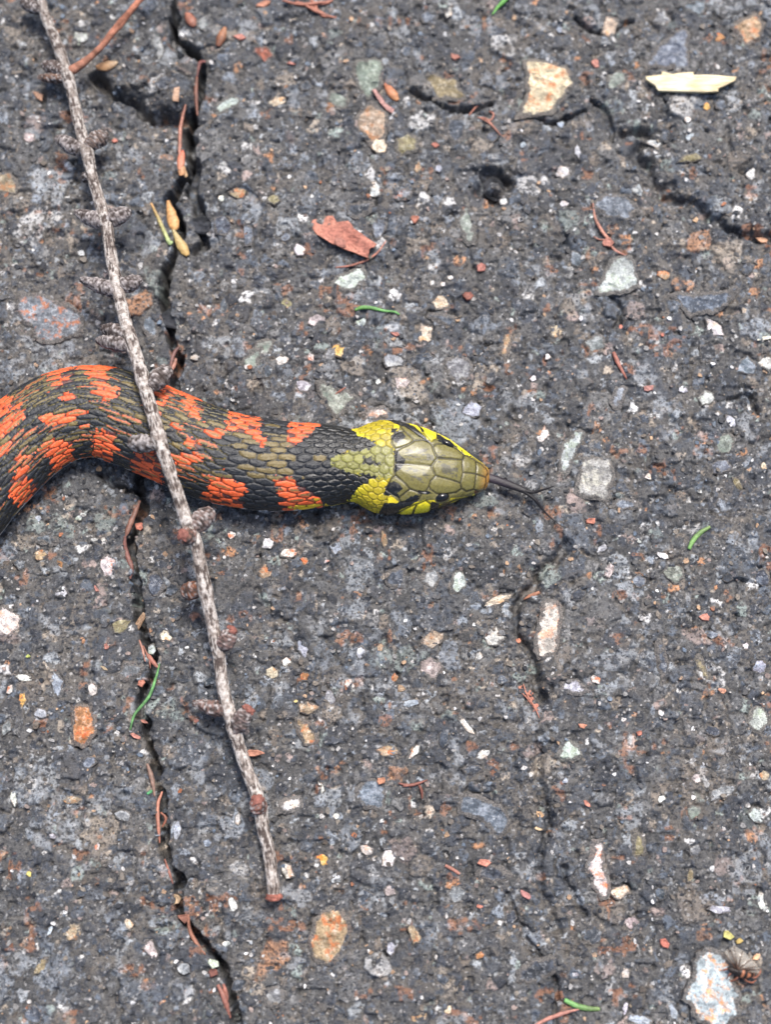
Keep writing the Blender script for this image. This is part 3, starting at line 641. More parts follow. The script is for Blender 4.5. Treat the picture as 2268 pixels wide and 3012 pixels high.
    XX = np.repeat(Phi[:, None], n, 1); QQ = t[None] * ROWS[:, None] / 2
    XX = XX + .09 * vn(bx, by, 40, 201) + .05 * vn(bx, by, 22, 203); QQ = QQ + .13 * vn(bx, by, 40, 202) + .07 * vn(bx, by, 20, 204)
    K = 1.2
    F1 = np.full(XX.shape, 9.); F2 = np.full(XX.shape, 9.); CI = np.zeros(XX.shape); CJ = np.zeros(XX.shape)
    jr = np.round(QQ)
    for dj in (-1, 0, 1):
        jj = jr + dj; off = np.mod(jj, 2) * .5; ir = np.round(XX - off)
        for di in (-1, 0, 1):
            ii = ir + di + off
            d2 = np.sqrt(((XX - ii) * K) ** 2 + (QQ - jj) ** 2)
            new = d2 < F1
            F2 = np.where(new, F1, np.minimum(F2, d2)); CI = np.where(new, ii, CI); CJ = np.where(new, jj, CJ); F1 = np.where(new, d2, F1)
    edge = F2 - F1; lu = (XX - CI) ; lq = QQ - CJ
    hs = _hash((CI * 2).astype(np.int64), CJ.astype(np.int64), 301); hs2 = _hash((CI * 2).astype(np.int64), CJ.astype(np.int64), 302); hs3 = _hash((CI * 2).astype(np.int64), CJ.astype(np.int64), 303)
    dors = (t < 5)[None] & np.ones(XX.shape, bool)
    # where each scale's middle lies
    ri = np.clip(np.round(np.interp(CI, Phi, np.arange(len(ss)))).astype(int), 0, len(ss) - 1)
    ci = np.clip(np.round((CJ / (ROWS[ri] / 2) + 1) / 2 * (nd - 1)).astype(int), 0, nd - 1)
    cx = bx[ri, ci]; cy = by[ri, ci]
    ex = .34 * cx + .66 * bx + 5 * vn(bx, by, 9, 210) + 3 * vn(bx, by, 4, 212); ey = .34 * cy + .66 * by + 5 * vn(bx, by, 9, 211) + 3 * vn(bx, by, 4, 213)
    def Q(pts, z=125.0):
        a = np.array(pts, float); return P(a[:, 0], a[:, 1], z)
    BLACK = lin(29, 31, 35); OLIVE = lin(104, 90, 54); ORANGE = lin(226, 97, 50); YEL = lin(196, 178, 34); SKIN = lin(34, 32, 32)
    colr = np.tile(BLACK, XX.shape + (1,)) * (.75 + .5 * hs3[..., None])
    wob = vn(bx, by, 5, 220)
    # olive scales mixed in with the black
    uu = np.repeat(u[:, None], n, 1)
    lane = np.abs(t)[None] * np.ones(XX.shape)
    p_ol = np.where(uu < 560, .92, .7) * (1 - .75 * sm(.42, .72, lane)); p_ol = np.where(uu > 690, np.where(lane < .36, .85, .05), p_ol); p_ol = np.where(lane > 1.5, 0, p_ol)
    dark_patch = vn(cx, cy, 60, 231) > .36
    p_ol = np.where(dark_patch & (uu < 940), p_ol * .25, p_ol)
    p_ol = np.where((uu > 890) & (uu < 1000), .22 * (lane < .3), p_ol)
    cutv = (hs2 - .5) * 1.1; ol = (hs < p_ol) & (np.abs(lq + .2 * (hs3 - .5)) < np.where(uu > 690, .42, .12 + .3 * hs2) + .12 * wob) & ((lu + .18 * wob < .5 - .9 * np.maximum(cutv, 0)) | (uu > 690)) & dors
    colr[ol] = (OLIVE * (.85 + .4 * hs2[..., None]))[ol]
    flk = ol & (uu < 660) & (hs3 < .5) & (np.abs(lq + .1) > .12 + .12 * wob); colr[flk] = lin(172, 90, 54)
    rim = (~ol) & dors & (hs2 < .85) & (lq < -.08 + .1 * wob) & (edge > .07) & (edge < .21 + .06 * wob) & (uu < 680)
    colr[rim] = lin(112, 100, 50)
    # orange blotches
    OR = [(1,[(-60,1115),(12,1131),(10,1151),(35,1171),(43,1191),(73,1201),(50,1211),(25,1226),(-60,1275)]),
      (1,[(96,1098),(126,1083),(161,1068),(212,1068),(212,1083),(189,1095),(197,1105),(217,1110),(212,1121),(202,1136),(192,1146),(166,1158),(151,1161),(161,1146),(161,1133),(151,1128),(151,1105),(141,1098),(121,1098)]),
      (1,[(222,1085),(227,1068),(272,1062),(345,1068),(343,1078),(325,1083),(313,1095),(313,1111),(323,1121),(318,1136),(287,1136),(282,1126),(260,1116),(257,1098),(262,1090)]),
      (.75,[(285,1138),(345,1140),(352,1171),(335,1190),(302,1190),(285,1166)]), (.4,[(126,1237),(177,1215),(275,1215),(268,1268),(215,1268),(130,1262)]), (.4,[(151,1162),(217,1167),(247,1190),(197,1195)]),
      (1,[(280,1274),(313,1272),(353,1282),(338,1300),(343,1322),(318,1348),(300,1356),(262,1346),(262,1325),(275,1310)]),
      (1,[(126,1313),(161,1297),(202,1300),(212,1315),(207,1335),(217,1358),(192,1380),(161,1386),(149,1363),(141,1340),(129,1328)]),
      (1,[(53,1381),(81,1378),(86,1391),(78,1406),(81,1416),(101,1421),(116,1436),(112,1465),(76,1505),(60,1504),(48,1487),(28,1466),(33,1421),(45,1408)]),
      (.55,[(20,1240),(80,1212),(70,1250),(20,1290),(0,1310),(-30,1330),(-20,1290)]), (.6,[(-20,1340),(35,1315),(40,1335),(0,1372)]), (.6,[(53,1355),(90,1335),(100,1308),(122,1315),(90,1352),(60,1368)]),
      (1,[(455,1163),(473,1143),(483,1122),(515,1122),(540,1136),(606,1168),(599,1178),(576,1173),(574,1186),(587,1191),(594,1206),(587,1216),(589,1241),(571,1229),(551,1211),(531,1186),(544,1181),(536,1161),(516,1158),(501,1168),(493,1176),(455,1180)]),
      (.6,[(455,1183),(496,1191),(501,1221),(521,1246),(546,1272),(521,1274),(496,1256),(460,1221)]), (.85,[(554,1295),(607,1315),(587,1328),(561,1324)]), (.55,[(508,1345),(541,1338),(571,1338),(617,1355),(556,1368),(516,1372)]),
      (1,[(672,1198),(708,1205),(764,1222),(763,1282),(738,1279),(703,1279),(667,1269),(670,1231)]), (.8,[(703,1277),(738,1277),(778,1295),(793,1314),(773,1328),(753,1304)]), (.45,[(566,1238),(622,1257),(662,1275),(668,1304),(620,1292)]),
      (1,[(856,1225),(948,1232),(945,1248),(929,1260),(912,1283),(887,1303),(871,1324),(851,1321),(846,1301),(846,1278),(856,1263),(844,1258)]),
      (1,[(808,1412),(864,1412),(881,1430),(902,1442),(922,1457),(948,1467),(948,1484),(927,1494),(881,1510),(841,1500),(821,1467),(826,1452),(803,1427)]),
      (1,[(610,1410),(647,1407),(671,1410),(725,1434),(725,1448),(705,1463),(718,1504),(671,1500),(588,1485),(590,1452),(614,1439),(610,1422)]), (.65,[(634,1378),(676,1387),(652,1402),(630,1396)]),
      (1,[(390,1348),(438,1328),(474,1352),(482,1430),(438,1424),(382,1386)]), (.5,[(440,1290),(480,1330),(480,1350),(440,1330)])]
    isor = np.zeros(XX.shape, bool)
    for pr_, pts in OR:
        isor |= pip(ex, ey, Q(pts)) & (hs3 < pr_ + .001)
    per = np.mod(ss / 165.0, 1.0)[:, None] + .04 * vn(bx, by, 30, 230)
    off_or = (per < .42) & (np.abs(lane - .62) < .3) & (uu < -40) & dors & ~vis[:, None]
    isor |= off_or
    isor &= dors
    tone = (.80 + .3 * hs2 + .28 * lu + .16 * vn(bx, by, 6, 245) + .10 * wob)[..., None]
    oc = ORANGE * tone + lin(104, 70, 40) * .12 * sm(0, .5, vn(bx, by, 12, 246))[..., None]
    mid = (hs < .55) & (np.abs(lq + .1 * (hs2 - .5)) < .2 + .12 * wob) & (np.abs(lu) < .34)
    oc = np.where(mid[..., None], OLIVE * 1.05 + ORANGE * .12, oc)
    dk_ = (hs3 > .62) & (lu > .12 + .2 * wob); oc = np.where(dk_[..., None], BLACK * 1.3 + ORANGE * .10, oc)
    colr = np.where(isor[..., None], oc, colr)
    # lower flank before the head turns yellow
    yl = pip(ex, ey, Q([(852,1484),(890,1474),(935,1464),(960,1474),(1000,1474),(1020,1462),(1040,1500),(940,1512),(850,1508)])) & (hs < .7)
    colr[yl] = lin(226, 188, 40)
    # black collar
    kx = .25 * cx + .75 * bx + 5 * vn(bx, by, 8, 214); ky = .25 * cy + .75 * by + 5 * vn(bx, by, 8, 215)
    bk = pip(kx, ky, Q([(930,1262),(960,1225),(1033,1235),(1036,1254),(1042,1268),(1054,1281),(1072,1291),(1110,1309),(1102,1322),(1024,1333),(994,1340),(960,1350),(930,1344),(892,1306)])) | pip(kx, ky, Q([(895,1402),(960,1388),(990,1380),(1022,1393),(1060,1396),(1114,1402),(1106,1413),(1060,1428),(1042,1445),(1030,1460),(1015,1474),(950,1470),(925,1452)]))
    colr[bk] = (lin(15, 16, 18) * (.7 + .7 * hs2[..., None]))[bk]
    ny_ = (uu > 975) & dors & ~bk
    olz = pip(ex, ey, Q([(960,1364),(990,1346),(1022,1326),(1085,1305),(1160,1320),(1160,1410),(1088,1407),(1020,1394),(985,1384)]))
    yz = ny_ & (uu > 1020) & ~olz
    edge_b = np.exp(-np.minimum(segdist(ex, ey, Q([(1035,1254),(1042,1268),(1053,1283),(1067,1296),(1083,1306)]), False), segdist(ex, ey, Q([(1085,1412),(1060,1428),(1042,1445),(1030,1460),(1015,1474)]), False)) / 12)
    yc = (lin(168, 150, 26) * (.8 + .4 * hs2[..., None])) * (1 - edge_b[..., None]) + lin(222, 206, 36) * edge_b[..., None]
    colr = np.where(yz[..., None], yc, colr)
    colr = np.where((olz & ny_)[..., None], lin(122, 120, 58) * (.8 + .4 * hs2[..., None]), colr)
    sp = pip(ex, ey, Q([(1062,1352),(1100,1350),(1118,1362),(1105,1374),(1070,1368)])) & (hs < .8); colr[sp] = lin(40, 40, 34)
    # dark skin between scales
    gv = 1 - np.where(uu > 1000, sm(.02, .11, edge), sm(.03, .15, edge))
    skin = np.where((uu > 1000)[..., None], lin(48, 40, 18), SKIN)
    skin = np.where((isor & (uu < 1000))[..., None], lin(64, 22, 14), skin)
    colr = colr * (1 - .92 * gv[..., None]) + skin * .92 * gv[..., None]
    # belly scutes: pale with slate edges
    bel = ~dors | (lane > .985)
    sc = np.mod(XX * 1.0, 1.0)
    colr = np.where(bel[..., None], np.where((vn(bx, by, 26, 240) > -.1)[..., None], lin(206, 200, 196), lin(110, 118, 130)) * (.7 + .3 * sm(0, .15, sc))[..., None], colr)
    bel2 = bel & (uu > 950); colr[bel2] = (lin(206, 186, 44) * (.7 + .3 * sm(0, .15, sc))[..., None])[bel2]
    # ---- relief of the scales
    dome = sm(0, .34, edge)
    amp = np.interp(u, [-99999, 900, 1010, 1080, 1160], [3.4, 3.9, 3.6, 2.8, 2.2])[:, None]
    keel = np.exp(-(lq / .10) ** 2) * dome
    disp = amp * (dome * (.72 - .40 * lu) + .14 * keel * (uu < 1000))
    disp = np.where(dors, disp + .7 * vn(bx, by * 1.0, 5, 270), 0)
    # ---- head plates
    def HC(pts): return P(1020 + np.array(pts, float)[:, 0] / 3.786, 1200 + np.array(pts, float)[:, 1] / 3.786, 112.0)
    plates = [[(545,500),(620,455),(700,420),(760,375),(850,365),(920,390),(955,430),(970,490),(1005,570),(940,660),(780,650),(640,638),(535,642)],
      [(535,645),(780,652),(940,662),(990,765),(930,830),(915,880),(880,940),(790,940),(700,912),(640,850),(540,768)],
      [(940,660),(1010,572),(1150,566),(1290,570),(1295,640),(1300,712),(1270,828),(1150,800),(990,767)],
      [(960,440),(1000,405),(1100,400),(1230,440),(1312,510),(1290,570),(1010,574),(970,490)],
      [(990,768),(1150,800),(1270,830),(1280,890),(1220,930),(1100,955),(1000,955),(930,912),(915,880),(930,830)],
      [(1295,575),(1320,510),(1370,520),(1445,562),(1455,640),(1447,715),(1300,712),(1290,640)],
      [(1300,714),(1447,717),(1440,800),(1425,882),(1340,910),(1285,886),(1270,830)],
      [(1450,565),(1520,600),(1570,640),(1590,690),(1562,740),(1450,716)], [(1450,718),(1562,742),(1570,800),(1540,870),(1480,892),(1425,882),(1440,800)],
      [(500,345),(540,290),(640,262),(752,370),(700,420),(620,455),(540,478),(495,420)], [(575,168),(660,200),(780,290),(905,372),(850,365),(755,370),(640,262)],
      [(450,885),(490,812),(540,775),(640,850),(702,915),(580,1005),(500,962),(440,922)], [(580,1008),(702,918),(790,944),(835,962),(800,1020),(700,1045),(600,1050)],
      [(640,122),(790,155),(835,230),(880,300),(820,260),(740,190)], [(800,158),(905,195),(1010,250),(1005,335),(940,372),(870,290),(840,230)],
      [(520,1165),(640,1115),(780,1065),(730,1150),(690,1172)], [(790,1065),(880,1030),(940,1060),(935,1140),(800,1165),(705,1170),(740,1140)],
      [(1000,1115),(1060,1055),(1125,1030),(1120,1075)], [(1125,1032),(1240,985),(1260,1010),(1130,1075)], [(1250,985),(1380,945),(1390,965),(1260,1010)]]
    hd = (uu > 1105) & (np.repeat(z, 1, 1) > -50)
    hx = bx[hd]; hy = by[hd]; dmin = np.full(hx.shape, 1e9); ins = np.zeros(hx.shape, bool)
    nzx = hx + 2.2 * vn(hx, hy, 8, 250); nzy = hy + 2.2 * vn(hx, hy, 8, 251)
    for p_ in plates:
        q_ = HC(p_); dmin = np.minimum(dmin, segdist(hx, hy, q_)); ins |= pip(hx, hy, q_)
    hc = colr[hd].copy(); hdsp = disp[hd].copy(); zz = z[hd]; hu = uu[hd]
    base = lin(108, 101, 52) * np.ones((len(hx), 1)); 
    core = pip(hx, hy, HC([(535,480),(600,150),(900,190),(1100,330),(1330,470),(1560,600),(1620,700),(1600,860),(1420,930),(1240,970),(1000,1010),(800,1040),(600,1060),(430,930),(500,780),(520,640)]))
    own = ins | core
    hc[own] = base[own]
    side = (hu > 1150) & ~core & ~ins & (np.abs(lane[hd]) > .5)
    hc[side] = lin(232, 208, 40)
    yel_u = pip(nzx, nzy, HC([(600,100),(800,120),(1040,220),(1160,310),(1400,480),(1400,530),(1290,480),(1180,370),(1060,300),(1005,345),(935,378),(860,300),(760,200),(660,140)]))
    yel_l = pip(nzx, nzy, HC([(440,1180),(520,1155),(650,1100),(800,1040),(880,1025),(945,1055),(1000,1100),(1130,1045),(1240,980),(1440,915),(1500,905),(1420,990),(1130,1090),(930,1180),(700,1230),(500,1230)]))
    hc[yel_u | yel_l] = lin(230, 214, 36)
    lowface = (zz < 36) & (hu > 1120); hc[lowface] = lin(232, 222, 120)
    # snout goes amber
    am = sm(1400, 1444, hu)[:, None]; sn = (hu > 1385) & ~(zz < 30)
    hc[sn] = (hc * (1 - .65 * am) + lin(164, 106, 36) * .65 * am)[sn]
    BLK = lin(20, 20, 21)
    for p_ in ([(420,92),(560,100),(660,132),(760,205),(850,290),(925,382),(850,367),(770,300),(690,235),(600,185),(530,165),(480,130)],
               [(340,1150),(430,1048),(540,1060),(660,1030),(760,968),(812,975),(790,1040),(650,1098),(520,1158),(430,1175)],
               [(945,1025),(1055,1050),(1005,1100),(925,1150)], [(1010,255),(1090,335),(1060,350),(1005,340)], [(1050,335),(1150,345),(1230,420),(1180,420),(1040,385),(1000,360)],
               [(780,140),(840,200),(862,250),(840,260),(815,200)], [(775,1070),(785,1075),(730,1165),(700,1175)], [(1220,975),(1270,1000),(1240,1010)], [(1105,1025),(1135,1050),(1120,1060)],
               [(1270,440),(1310,460),(1290,480)], [(1370,520),(1395,505),(1400,525)], [(1360,950),(1380,960),(1370,970)],
               [(495,335),(545,268),(630,275),(650,340),(610,400),(560,425),(510,385)], [(500,230),(560,240),(540,290),(490,290)],
               [(425,885),(490,840),(560,840),(630,915),(570,950),(590,1010),(500,980),(435,935)],
               [(520,505),(570,490),(600,560),(650,590),(640,640),(600,700),(540,750),(520,700),(545,640),(520,570)], [(800,930),(900,930),(960,960),(890,965),(800,965)], [(850,360),(940,385),(900,395)],
               [(400,965),(450,905),(520,985),(420,975)]):
        hc[pip(nzx, nzy, HC(p_))] = BLK
    sm_d = (vn(hx, hy, 14, 261) * .6 + vn(hx * 1, hy * 3, 12, 262) * .6)
    for p_ in ([(650,480),(930,470),(980,600),(640,600)], [(620,680),(920,680),(900,850),(760,870)], [(1010,600),(1240,640),(1230,790),(1040,720)], [(1000,500),(1100,520),(1090,570),(1010,560)]):
        m = pip(hx, hy, HC(p_)) & (sm_d > .12); hc[m] = hc[m] * .4 + lin(52, 53, 60) * .6
    hc *= (1 + .14 * vn(hx, hy, 5, 263) + .10 * vn(hx, hy, 16, 264))[:, None]
    orb = pip(hx, hy, HC([(960,1000),(985,955),(1080,945),(1160,965),(1150,1010),(1080,1045),(1000,1040)])); hc[orb] = lin(120, 112, 66)
    nos = pip(hx, hy, HC([(1430,900),(1450,885),(1478,890),(1478,915),(1445,920)])); hc[nos] = lin(60, 26, 12)
    g = np.exp(-(dmin / 2.1) ** 2)
    hc = hc * (1 - .9 * g[:, None]) + lin(26, 20, 12) * .9 * g[:, None]
    pl = 2.4 * sm(0, 5, dmin) - 1.4 + 2.2 * sm(3, 34, dmin)
    wgt = np.where(own | side, 1.0, 0.0)
    hdsp = np.where(wgt > 0, pl, hdsp)
    hdsp -= 5 * np.exp(-((zz - 33) / 3.5) ** 2) * (hu > 1170)      # mouth line
    colr[hd] = hc; disp[hd] = hdsp
    gloss = np.full(XX.shape, .0); gloss[hd] = np.where(wgt > 0, 1.0, .35); gloss = np.maximum(gloss, bk * .5)
    disp *= np.clip((1443 - u) / 8, 0, 1)[:, None]
    V = B + N * disp[..., None]
    # the body lies on the road
    g0 = gh(V[..., 0].ravel(), V[..., 1].ravel()).reshape(z.shape)
    nr = len(ss)
    V = V.reshape(-1, 3); F = grid_faces(nr, n, True)
    capA = np.arange(n)[None]; capB = ((nr - 1) * n + np.arange(n))[None, ::-1]
    me = mesh_np('snake', V, [F, capA, capB], True, {'Col': np.clip(colr, 0, 1).reshape(-1, 3), 'Gloss': np.repeat(gloss.reshape(-1, 1), 3, 1)})
    o = ob('snake', me, M_SNAKE, label='orange, black and olive snake with yellow collar flicking out its tongue', category='snake')
    # eyes
    def ball(c3, rx, ry, rz, ang):
        a = np.linspace(0, pi, 14); b = np.linspace(0, 2 * pi, 22, endpoint=False); A, Bq = np.meshgrid(a, b, indexing='ij')
        p = np.stack([rx * np.sin(A) * np.cos(Bq), ry * np.sin(A) * np.sin(Bq), rz * np.cos(A)], -1).reshape(-1, 3)
        R = np.array([[cos(ang), -sin(ang), 0], [sin(ang), cos(ang), 0], [0, 0, 1]]); p = p @ R.T
        return mesh_np('eye', p + np.array(c3), [grid_faces(14, 22, True)], True)
    Vg = V.reshape(nr, n, 3); Ng = N
    for eu, ev, rx, ry, rz, an in ((1301, 1465, 23, 14, 16, 12), (1316, 1301, 23, 12, 14, -28)):
        d2 = np.full(z.shape, 1e9); m_ = (uu > 1200) & (z > zm[:, None])
        for zz_ in range(50, 131, 4):
            p_ = P(eu, ev, zz_); sel = m_ & (np.abs(Vg[..., 2] - zz_) < 3)
            d2 = np.where(sel, np.minimum(d2, np.hypot(Vg[..., 0] - p_[0], Vg[..., 1] - p_[1])), d2)
        ia = np.unravel_index(np.argmin(d2), d2.shape); c3 = Vg[ia] - Ng[ia] * 5
        ob('eye', ball(c3, rx, ry, rz, radians(an)), M_EYE, o)
    return o

def tube(pts, rad, nside=10, step=4.0, flat=1.0, wob=0.0, wsize=12, seed=0, cap=True, colf=None, tip=True):
    """pts: 3D dots; rad: radii at the points. returns V, F, ring info"""
    a = np.c_[np.array(pts, float), np.array(rad, float)]
    c = spline(a, step); n = len(c)
    T = np.gradient(c[:, :3], axis=0); T /= np.linalg.norm(T, axis=1, keepdims=True)
    up = np.array([0, 0, 1.0]); A = np.cross(np.tile(up, (n, 1)), T); A /= np.maximum(np.linalg.norm(A, axis=1, keepdims=True), 1e-6); Bv = np.cross(T, A)
    th = np.linspace(0, 2 * pi, nside, endpoint=False)
    r = np.maximum(c[:, 3], .15)[:, None] * np.ones((n, nside))
    sl = np.arange(n) * step
    if wob: r = r * (1 + wob * vn(th[None, :] / (2 * pi) * nside * 6 + 0 * sl[:, None], sl[:, None] + 0 * th[None], wsize, seed))
    V = c[:, None, :3] + A[:, None] * (r * np.cos(th))[..., None] + Bv[:, None] * (r * np.sin(th) * flat)[..., None]
    F = grid_faces(n, nside, True)
    return V, F, c, th, sl, n, nside

def tube_obj(name, pts, rad, mat, col, parent=None, nside=10, step=4.0, flat=1.0, wob=0., wsize=12, seed=0, jit=.15, smooth=True, colB=None, **props):
    V, F, c, th, sl, n, k = tube(pts, rad, nside, step, flat, wob, wsize, seed)
    t = np.linspace(0, 1, n)[:, None, None]
    cc = np.array(col)[None, None]
    if colB is not None: cc = cc * (1 - t) + np.array(colB)[None, None] * t
    cc = cc * (1 + jit * vn(sl[:, None] * np.ones((1, k)), th[None] * 8 * np.ones((n, 1)), 14, seed + 3))[..., None]
    o0 = np.array(pts[0], float)
    me = mesh_np(name, V.reshape(-1, 3) - o0, [F, np.arange(k)[None, ::-1], ((n - 1) * k + np.arange(k))[None]], smooth, {'Col': cc.reshape(-1, 3)})
    return ob(name, me, mat, parent, o0 if parent is None else o0 - PARENT_O.get(parent.name, np.zeros(3)), **props)
PARENT_O = {}

snake = build_snake()
PARENT_O[snake.name] = np.zeros(3)
def tongue():
    V1, F1, *r1 = tube([P3(1425, 1402, 46), P3(1460, 1412, 46), P3(1510, 1430, 42), P3(1552, 1447, 40)], [13, 12.5, 11, 8], 10, 4, .4)
    V2, F2, *r2 = tube([P3(1545, 1444, 40), P3(1572, 1448, 46), P3(1600, 1440, 58), P3(1632, 1430, 70)], [6, 4.5, 3, .9], 10, 4, .6)
    V3, F3, *r3 = tube([P3(1545, 1446, 40), P3(1575, 1470, 36), P3(1596, 1497, 26), P3(1622, 1524, 18), P3(1664, 1556, 14)], [6, 5, 3.6, 2, .6], 10, 4, .6)
    Vs, Fs, b = [], [], 0
    for V_, F_ in ((V1, F1), (V2, F2), (V3, F3)):
        v = V_.reshape(-1, 3); Fs.append(F_ + b); n = len(v); Fs.append((b + np.arange(10))[None, ::-1]); Fs.append((b + n - 10 + np.arange(10))[None]); Vs.append(v); b += n
    V = np.vstack(Vs); t = sm(200, 420, V[:, 0])[:, None]
    me = mesh_np('tongue', V, Fs, True, {'Col': lin(66, 50, 66) * (1 - t) + lin(20, 14, 18) * t})
    ob('tongue', me, M_NEEDLE, snake, label='dark forked tongue flicked out')
tongue()

# ------------------------------------------------------------------ the larch twig over the snake
TW = [(20,-420,80),(66,-200,72),(119,0,66),(137,59,66),(169,137,68),(196,219,72),(219,310,78),(237,388,84),(255,447,90),(269,515,98),(292,593,108),(312,661,118),(326,755,132),(342,834,146),(360,916,160),(383,998,174),(408,1075,188),(428,1150,200),(450,1225,208),(473,1310,212),(498,1384,208),(525,1464,196),(549,1537,180),(575,1598,162),(593,1685,140),(616,1799,114),(641,1913,92),(656,2027,76),(681,2119,66),(715,2235,54),(757,2345,44),(773,2432,38),(791,2514,34),(803,2600,31),(805,2640,30)]
tw_pts = [P3(*q) for q in TW]
def twig():
    a = np.array(tw_pts); rads = np.interp(np.arange(len(TW)), [0, 5, 15, 25, 34], [15, 16.5, 18, 18, 17.5])
    V, F, c, th, sl, n, k = tube(tw_pts, rads, 40, 3.0)
    TH = th[None] * np.ones((n, 1)); SL = sl[:, None] * np.ones((1, k))
    cu = np.cos(TH) * 22; cv = np.sin(TH) * 22
    # bark plates, long along the twig
    ct = np.cos(TH) * 22 + 100; st = np.sin(TH) * 22
    def bn(ls, ac, sd):                       # noise on the bark: ls long, ac across
        return .5 * (vn(SL / ls, ct / ac, 1, sd) + vn(SL / ls + 31.7, st / ac, 1, sd + 50))
    a1 = bn(20, 5.0, 401); a2 = bn(8, 3.6, 403); a3 = bn(38, 3.2, 404)
    f = .9 * a1 + .8 * a2 + .9 * a3
    ridge = sm(-.55, -.05, f)
    cen = c[:, None, :3]
    nod = np.zeros(n)
    for (u, v) in ((224,440),(305,650),(340,855),(372,1010),(440,1140),(470,1305),(552,1560),(578,1735),(655,1890),(660,2095),(692,2140),(765,2370),(196,215)):
        q = P3(u, v, 100); d = np.abs(c[:, 1] - q[1]); nod = np.maximum(nod, np.exp(-(d / 26) ** 2))
    scale = 1 + .09 * (ridge - .5) + .04 * a2 + .16 * nod[:, None] + .04 * vn(SL, TH * 0, 40, 406)
    V = cen + (V - cen) * scale[..., None]
    pale = lin(216, 207, 198); dark = lin(92, 80, 74); mid = lin(160, 147, 137)
    fr = sm(.15, .7, np.linspace(0, 1, n))[:, None, None]
    w = sm(-.35, .35, bn(14, 6, 407) + .5 * bn(5, 3, 409))[..., None]
    top = (mid * (1 - w) + pale * w) * (.78 + .22 * fr)
    col = dark * (1 - ridge[..., None]) + top * ridge[..., None]
    me = mesh_np('larch_twig', V.reshape(-1, 3), [F, np.arange(k)[None, ::-1], ((n - 1) * k + np.arange(k))[None]], True, {'Col': np.clip(col, 0, 1).reshape(-1, 3)})
    o = ob('larch_twig', me, M_BARK, label='grey knobbly larch twig lying across the snake body', category='twig')
    PARENT_O[o.name] = np.zeros(3)
    # the snapped end: red-brown wood
    e = c[-1, :3]; tdir = c[-1, :3] - c[-4, :3]; tdir /= np.linalg.norm(tdir)
    tube_obj('broken_end', [e - tdir * 10, e + tdir * 2, e + tdir * 9], [21.6, 22.4, 18], M_LITTER, lin(168, 76, 38), o, 22, 2.0, wob=.15, wsize=6, seed=5, smooth=False, label='red brown snapped end of the twig')
    def spur(b, t, w0, w1, tipcol=None, col=lin(120, 112, 110), rise=0):
        w0 *= 1.06; w1 *= 1.06
        b = np.array(b, float); t = np.array(t, float)
        d = t - b; Ls = np.linalg.norm(d); nn = 7
        prof = [.62, .86, 1.0, 1.02, .96, .80, .48]
        pts = [b + d * q for q in np.linspace(0, 1, nn)]
        rr = [w0 * (1 - q) + w1 * q for q in np.linspace(0, 1, nn)]
        V, F, c2, th2, sl2, n2, k2 = tube(pts, [p_ * r_ for p_, r_ in zip(prof, rr)], 22, 2.2)
        SL2 = sl2[:, None] * np.ones((1, k2)); TH2 = th2[None] * np.ones((n2, 1)); sd = int(b[0] * 7 + b[1]) % 997
        ringy = np.sin(SL2 / 6.0 * 2 * pi / 1.6 + 1.5 * vn(TH2 * 9, SL2, 9, sd)); nz = vn(SL2 * 1.0 + 13, TH2 * 24, 7, sd + 1); nz2 = vn(SL2, TH2 * 24, 15, sd + 2)
        sc = 1 + .02 * ringy + .10 * nz + .10 * nz2
        V = c2[:, None, :3] + (V - c2[:, None, :3]) * sc[..., None]
        m = sm(-.75, .55, .22 * ringy + .9 * nz + .4 * nz2)[..., None]
        gm = sm(-.2, .8, vn(SL2 * 1.3, TH2 * 24, 7, sd + 4))[..., None]; cc = (col * 1.5 * (1 - gm) + lin(196, 188, 184) * gm) * m + lin(70, 60, 56) * (1 - m)
        me = mesh_np('spur_shoot', V.reshape(-1, 3), [F, np.arange(k2)[None, ::-1], ((n2 - 1) * k2 + np.arange(k2))[None]], True, {'Col': np.clip(cc, 0, 1).reshape(-1, 3)})
        s_ = ob('spur_shoot', me, M_BARK, o)
        if tipcol is not None:
            dd = d / Ls; PARENT_O[s_.name] = np.zeros(3)
            tube_obj('bud_scar', [t - dd * 7, t + dd * 1, t + dd * 6], [w1 * .74, w1 * .70, w1 * .40], M_LITTER, tipcol, s_, 14, 2.0, wob=.3, wsize=6, seed=sd, smooth=False)
    RB = lin(150, 74, 50)
    def S3(bu, bv, bz, tu, tv, tz, w0, w1, tc=None, col=lin(120, 112, 110)): spur(P3(bu, bv, bz), P3(tu, tv, tz), w0, w1, tc, col)
    S3(236,444,88, 163,405,70, 27,17); S3(250,432,92, 314,392,80, 25,25, col=lin(104,88,80))
    S3(302,655,116, 220,624,96, 26,16); S3(312,652,118, 382,620,104, 25,22)
    S3(342,858,148, 236,822,120, 25,15); S3(350,846,150, 416,820,138, 24,21)
    S3(378,1016,172, 284,1000,140, 25,18); S3(368,984,170, 300,964,130, 24,20, col=lin(88,78,74))
    S3(436,1140,198, 500,1082,180, 25,26, col=lin(96,86,82)); S3(462,1308,210, 378,1302,196, 22,26, col=lin(132,126,124))
    S3(556,1560,176, 624,1502,150, 25,29, col=lin(112,94,88)); S3(562,1580,168, 536,1574,206, 25,23, RB, lin(120,88,76))
    S3(582,1730,126, 540,1748,80, 24,24, col=lin(104,62,40)); S3(652,1908,96, 684,1850,118, 27,21, RB, lin(116,94,88))
    S3(660,2092,74, 566,2066,56, 24,13, col=lin(110,86,78)); S3(688,2150,66, 732,2084,96, 27,22, RB, lin(110,94,90))
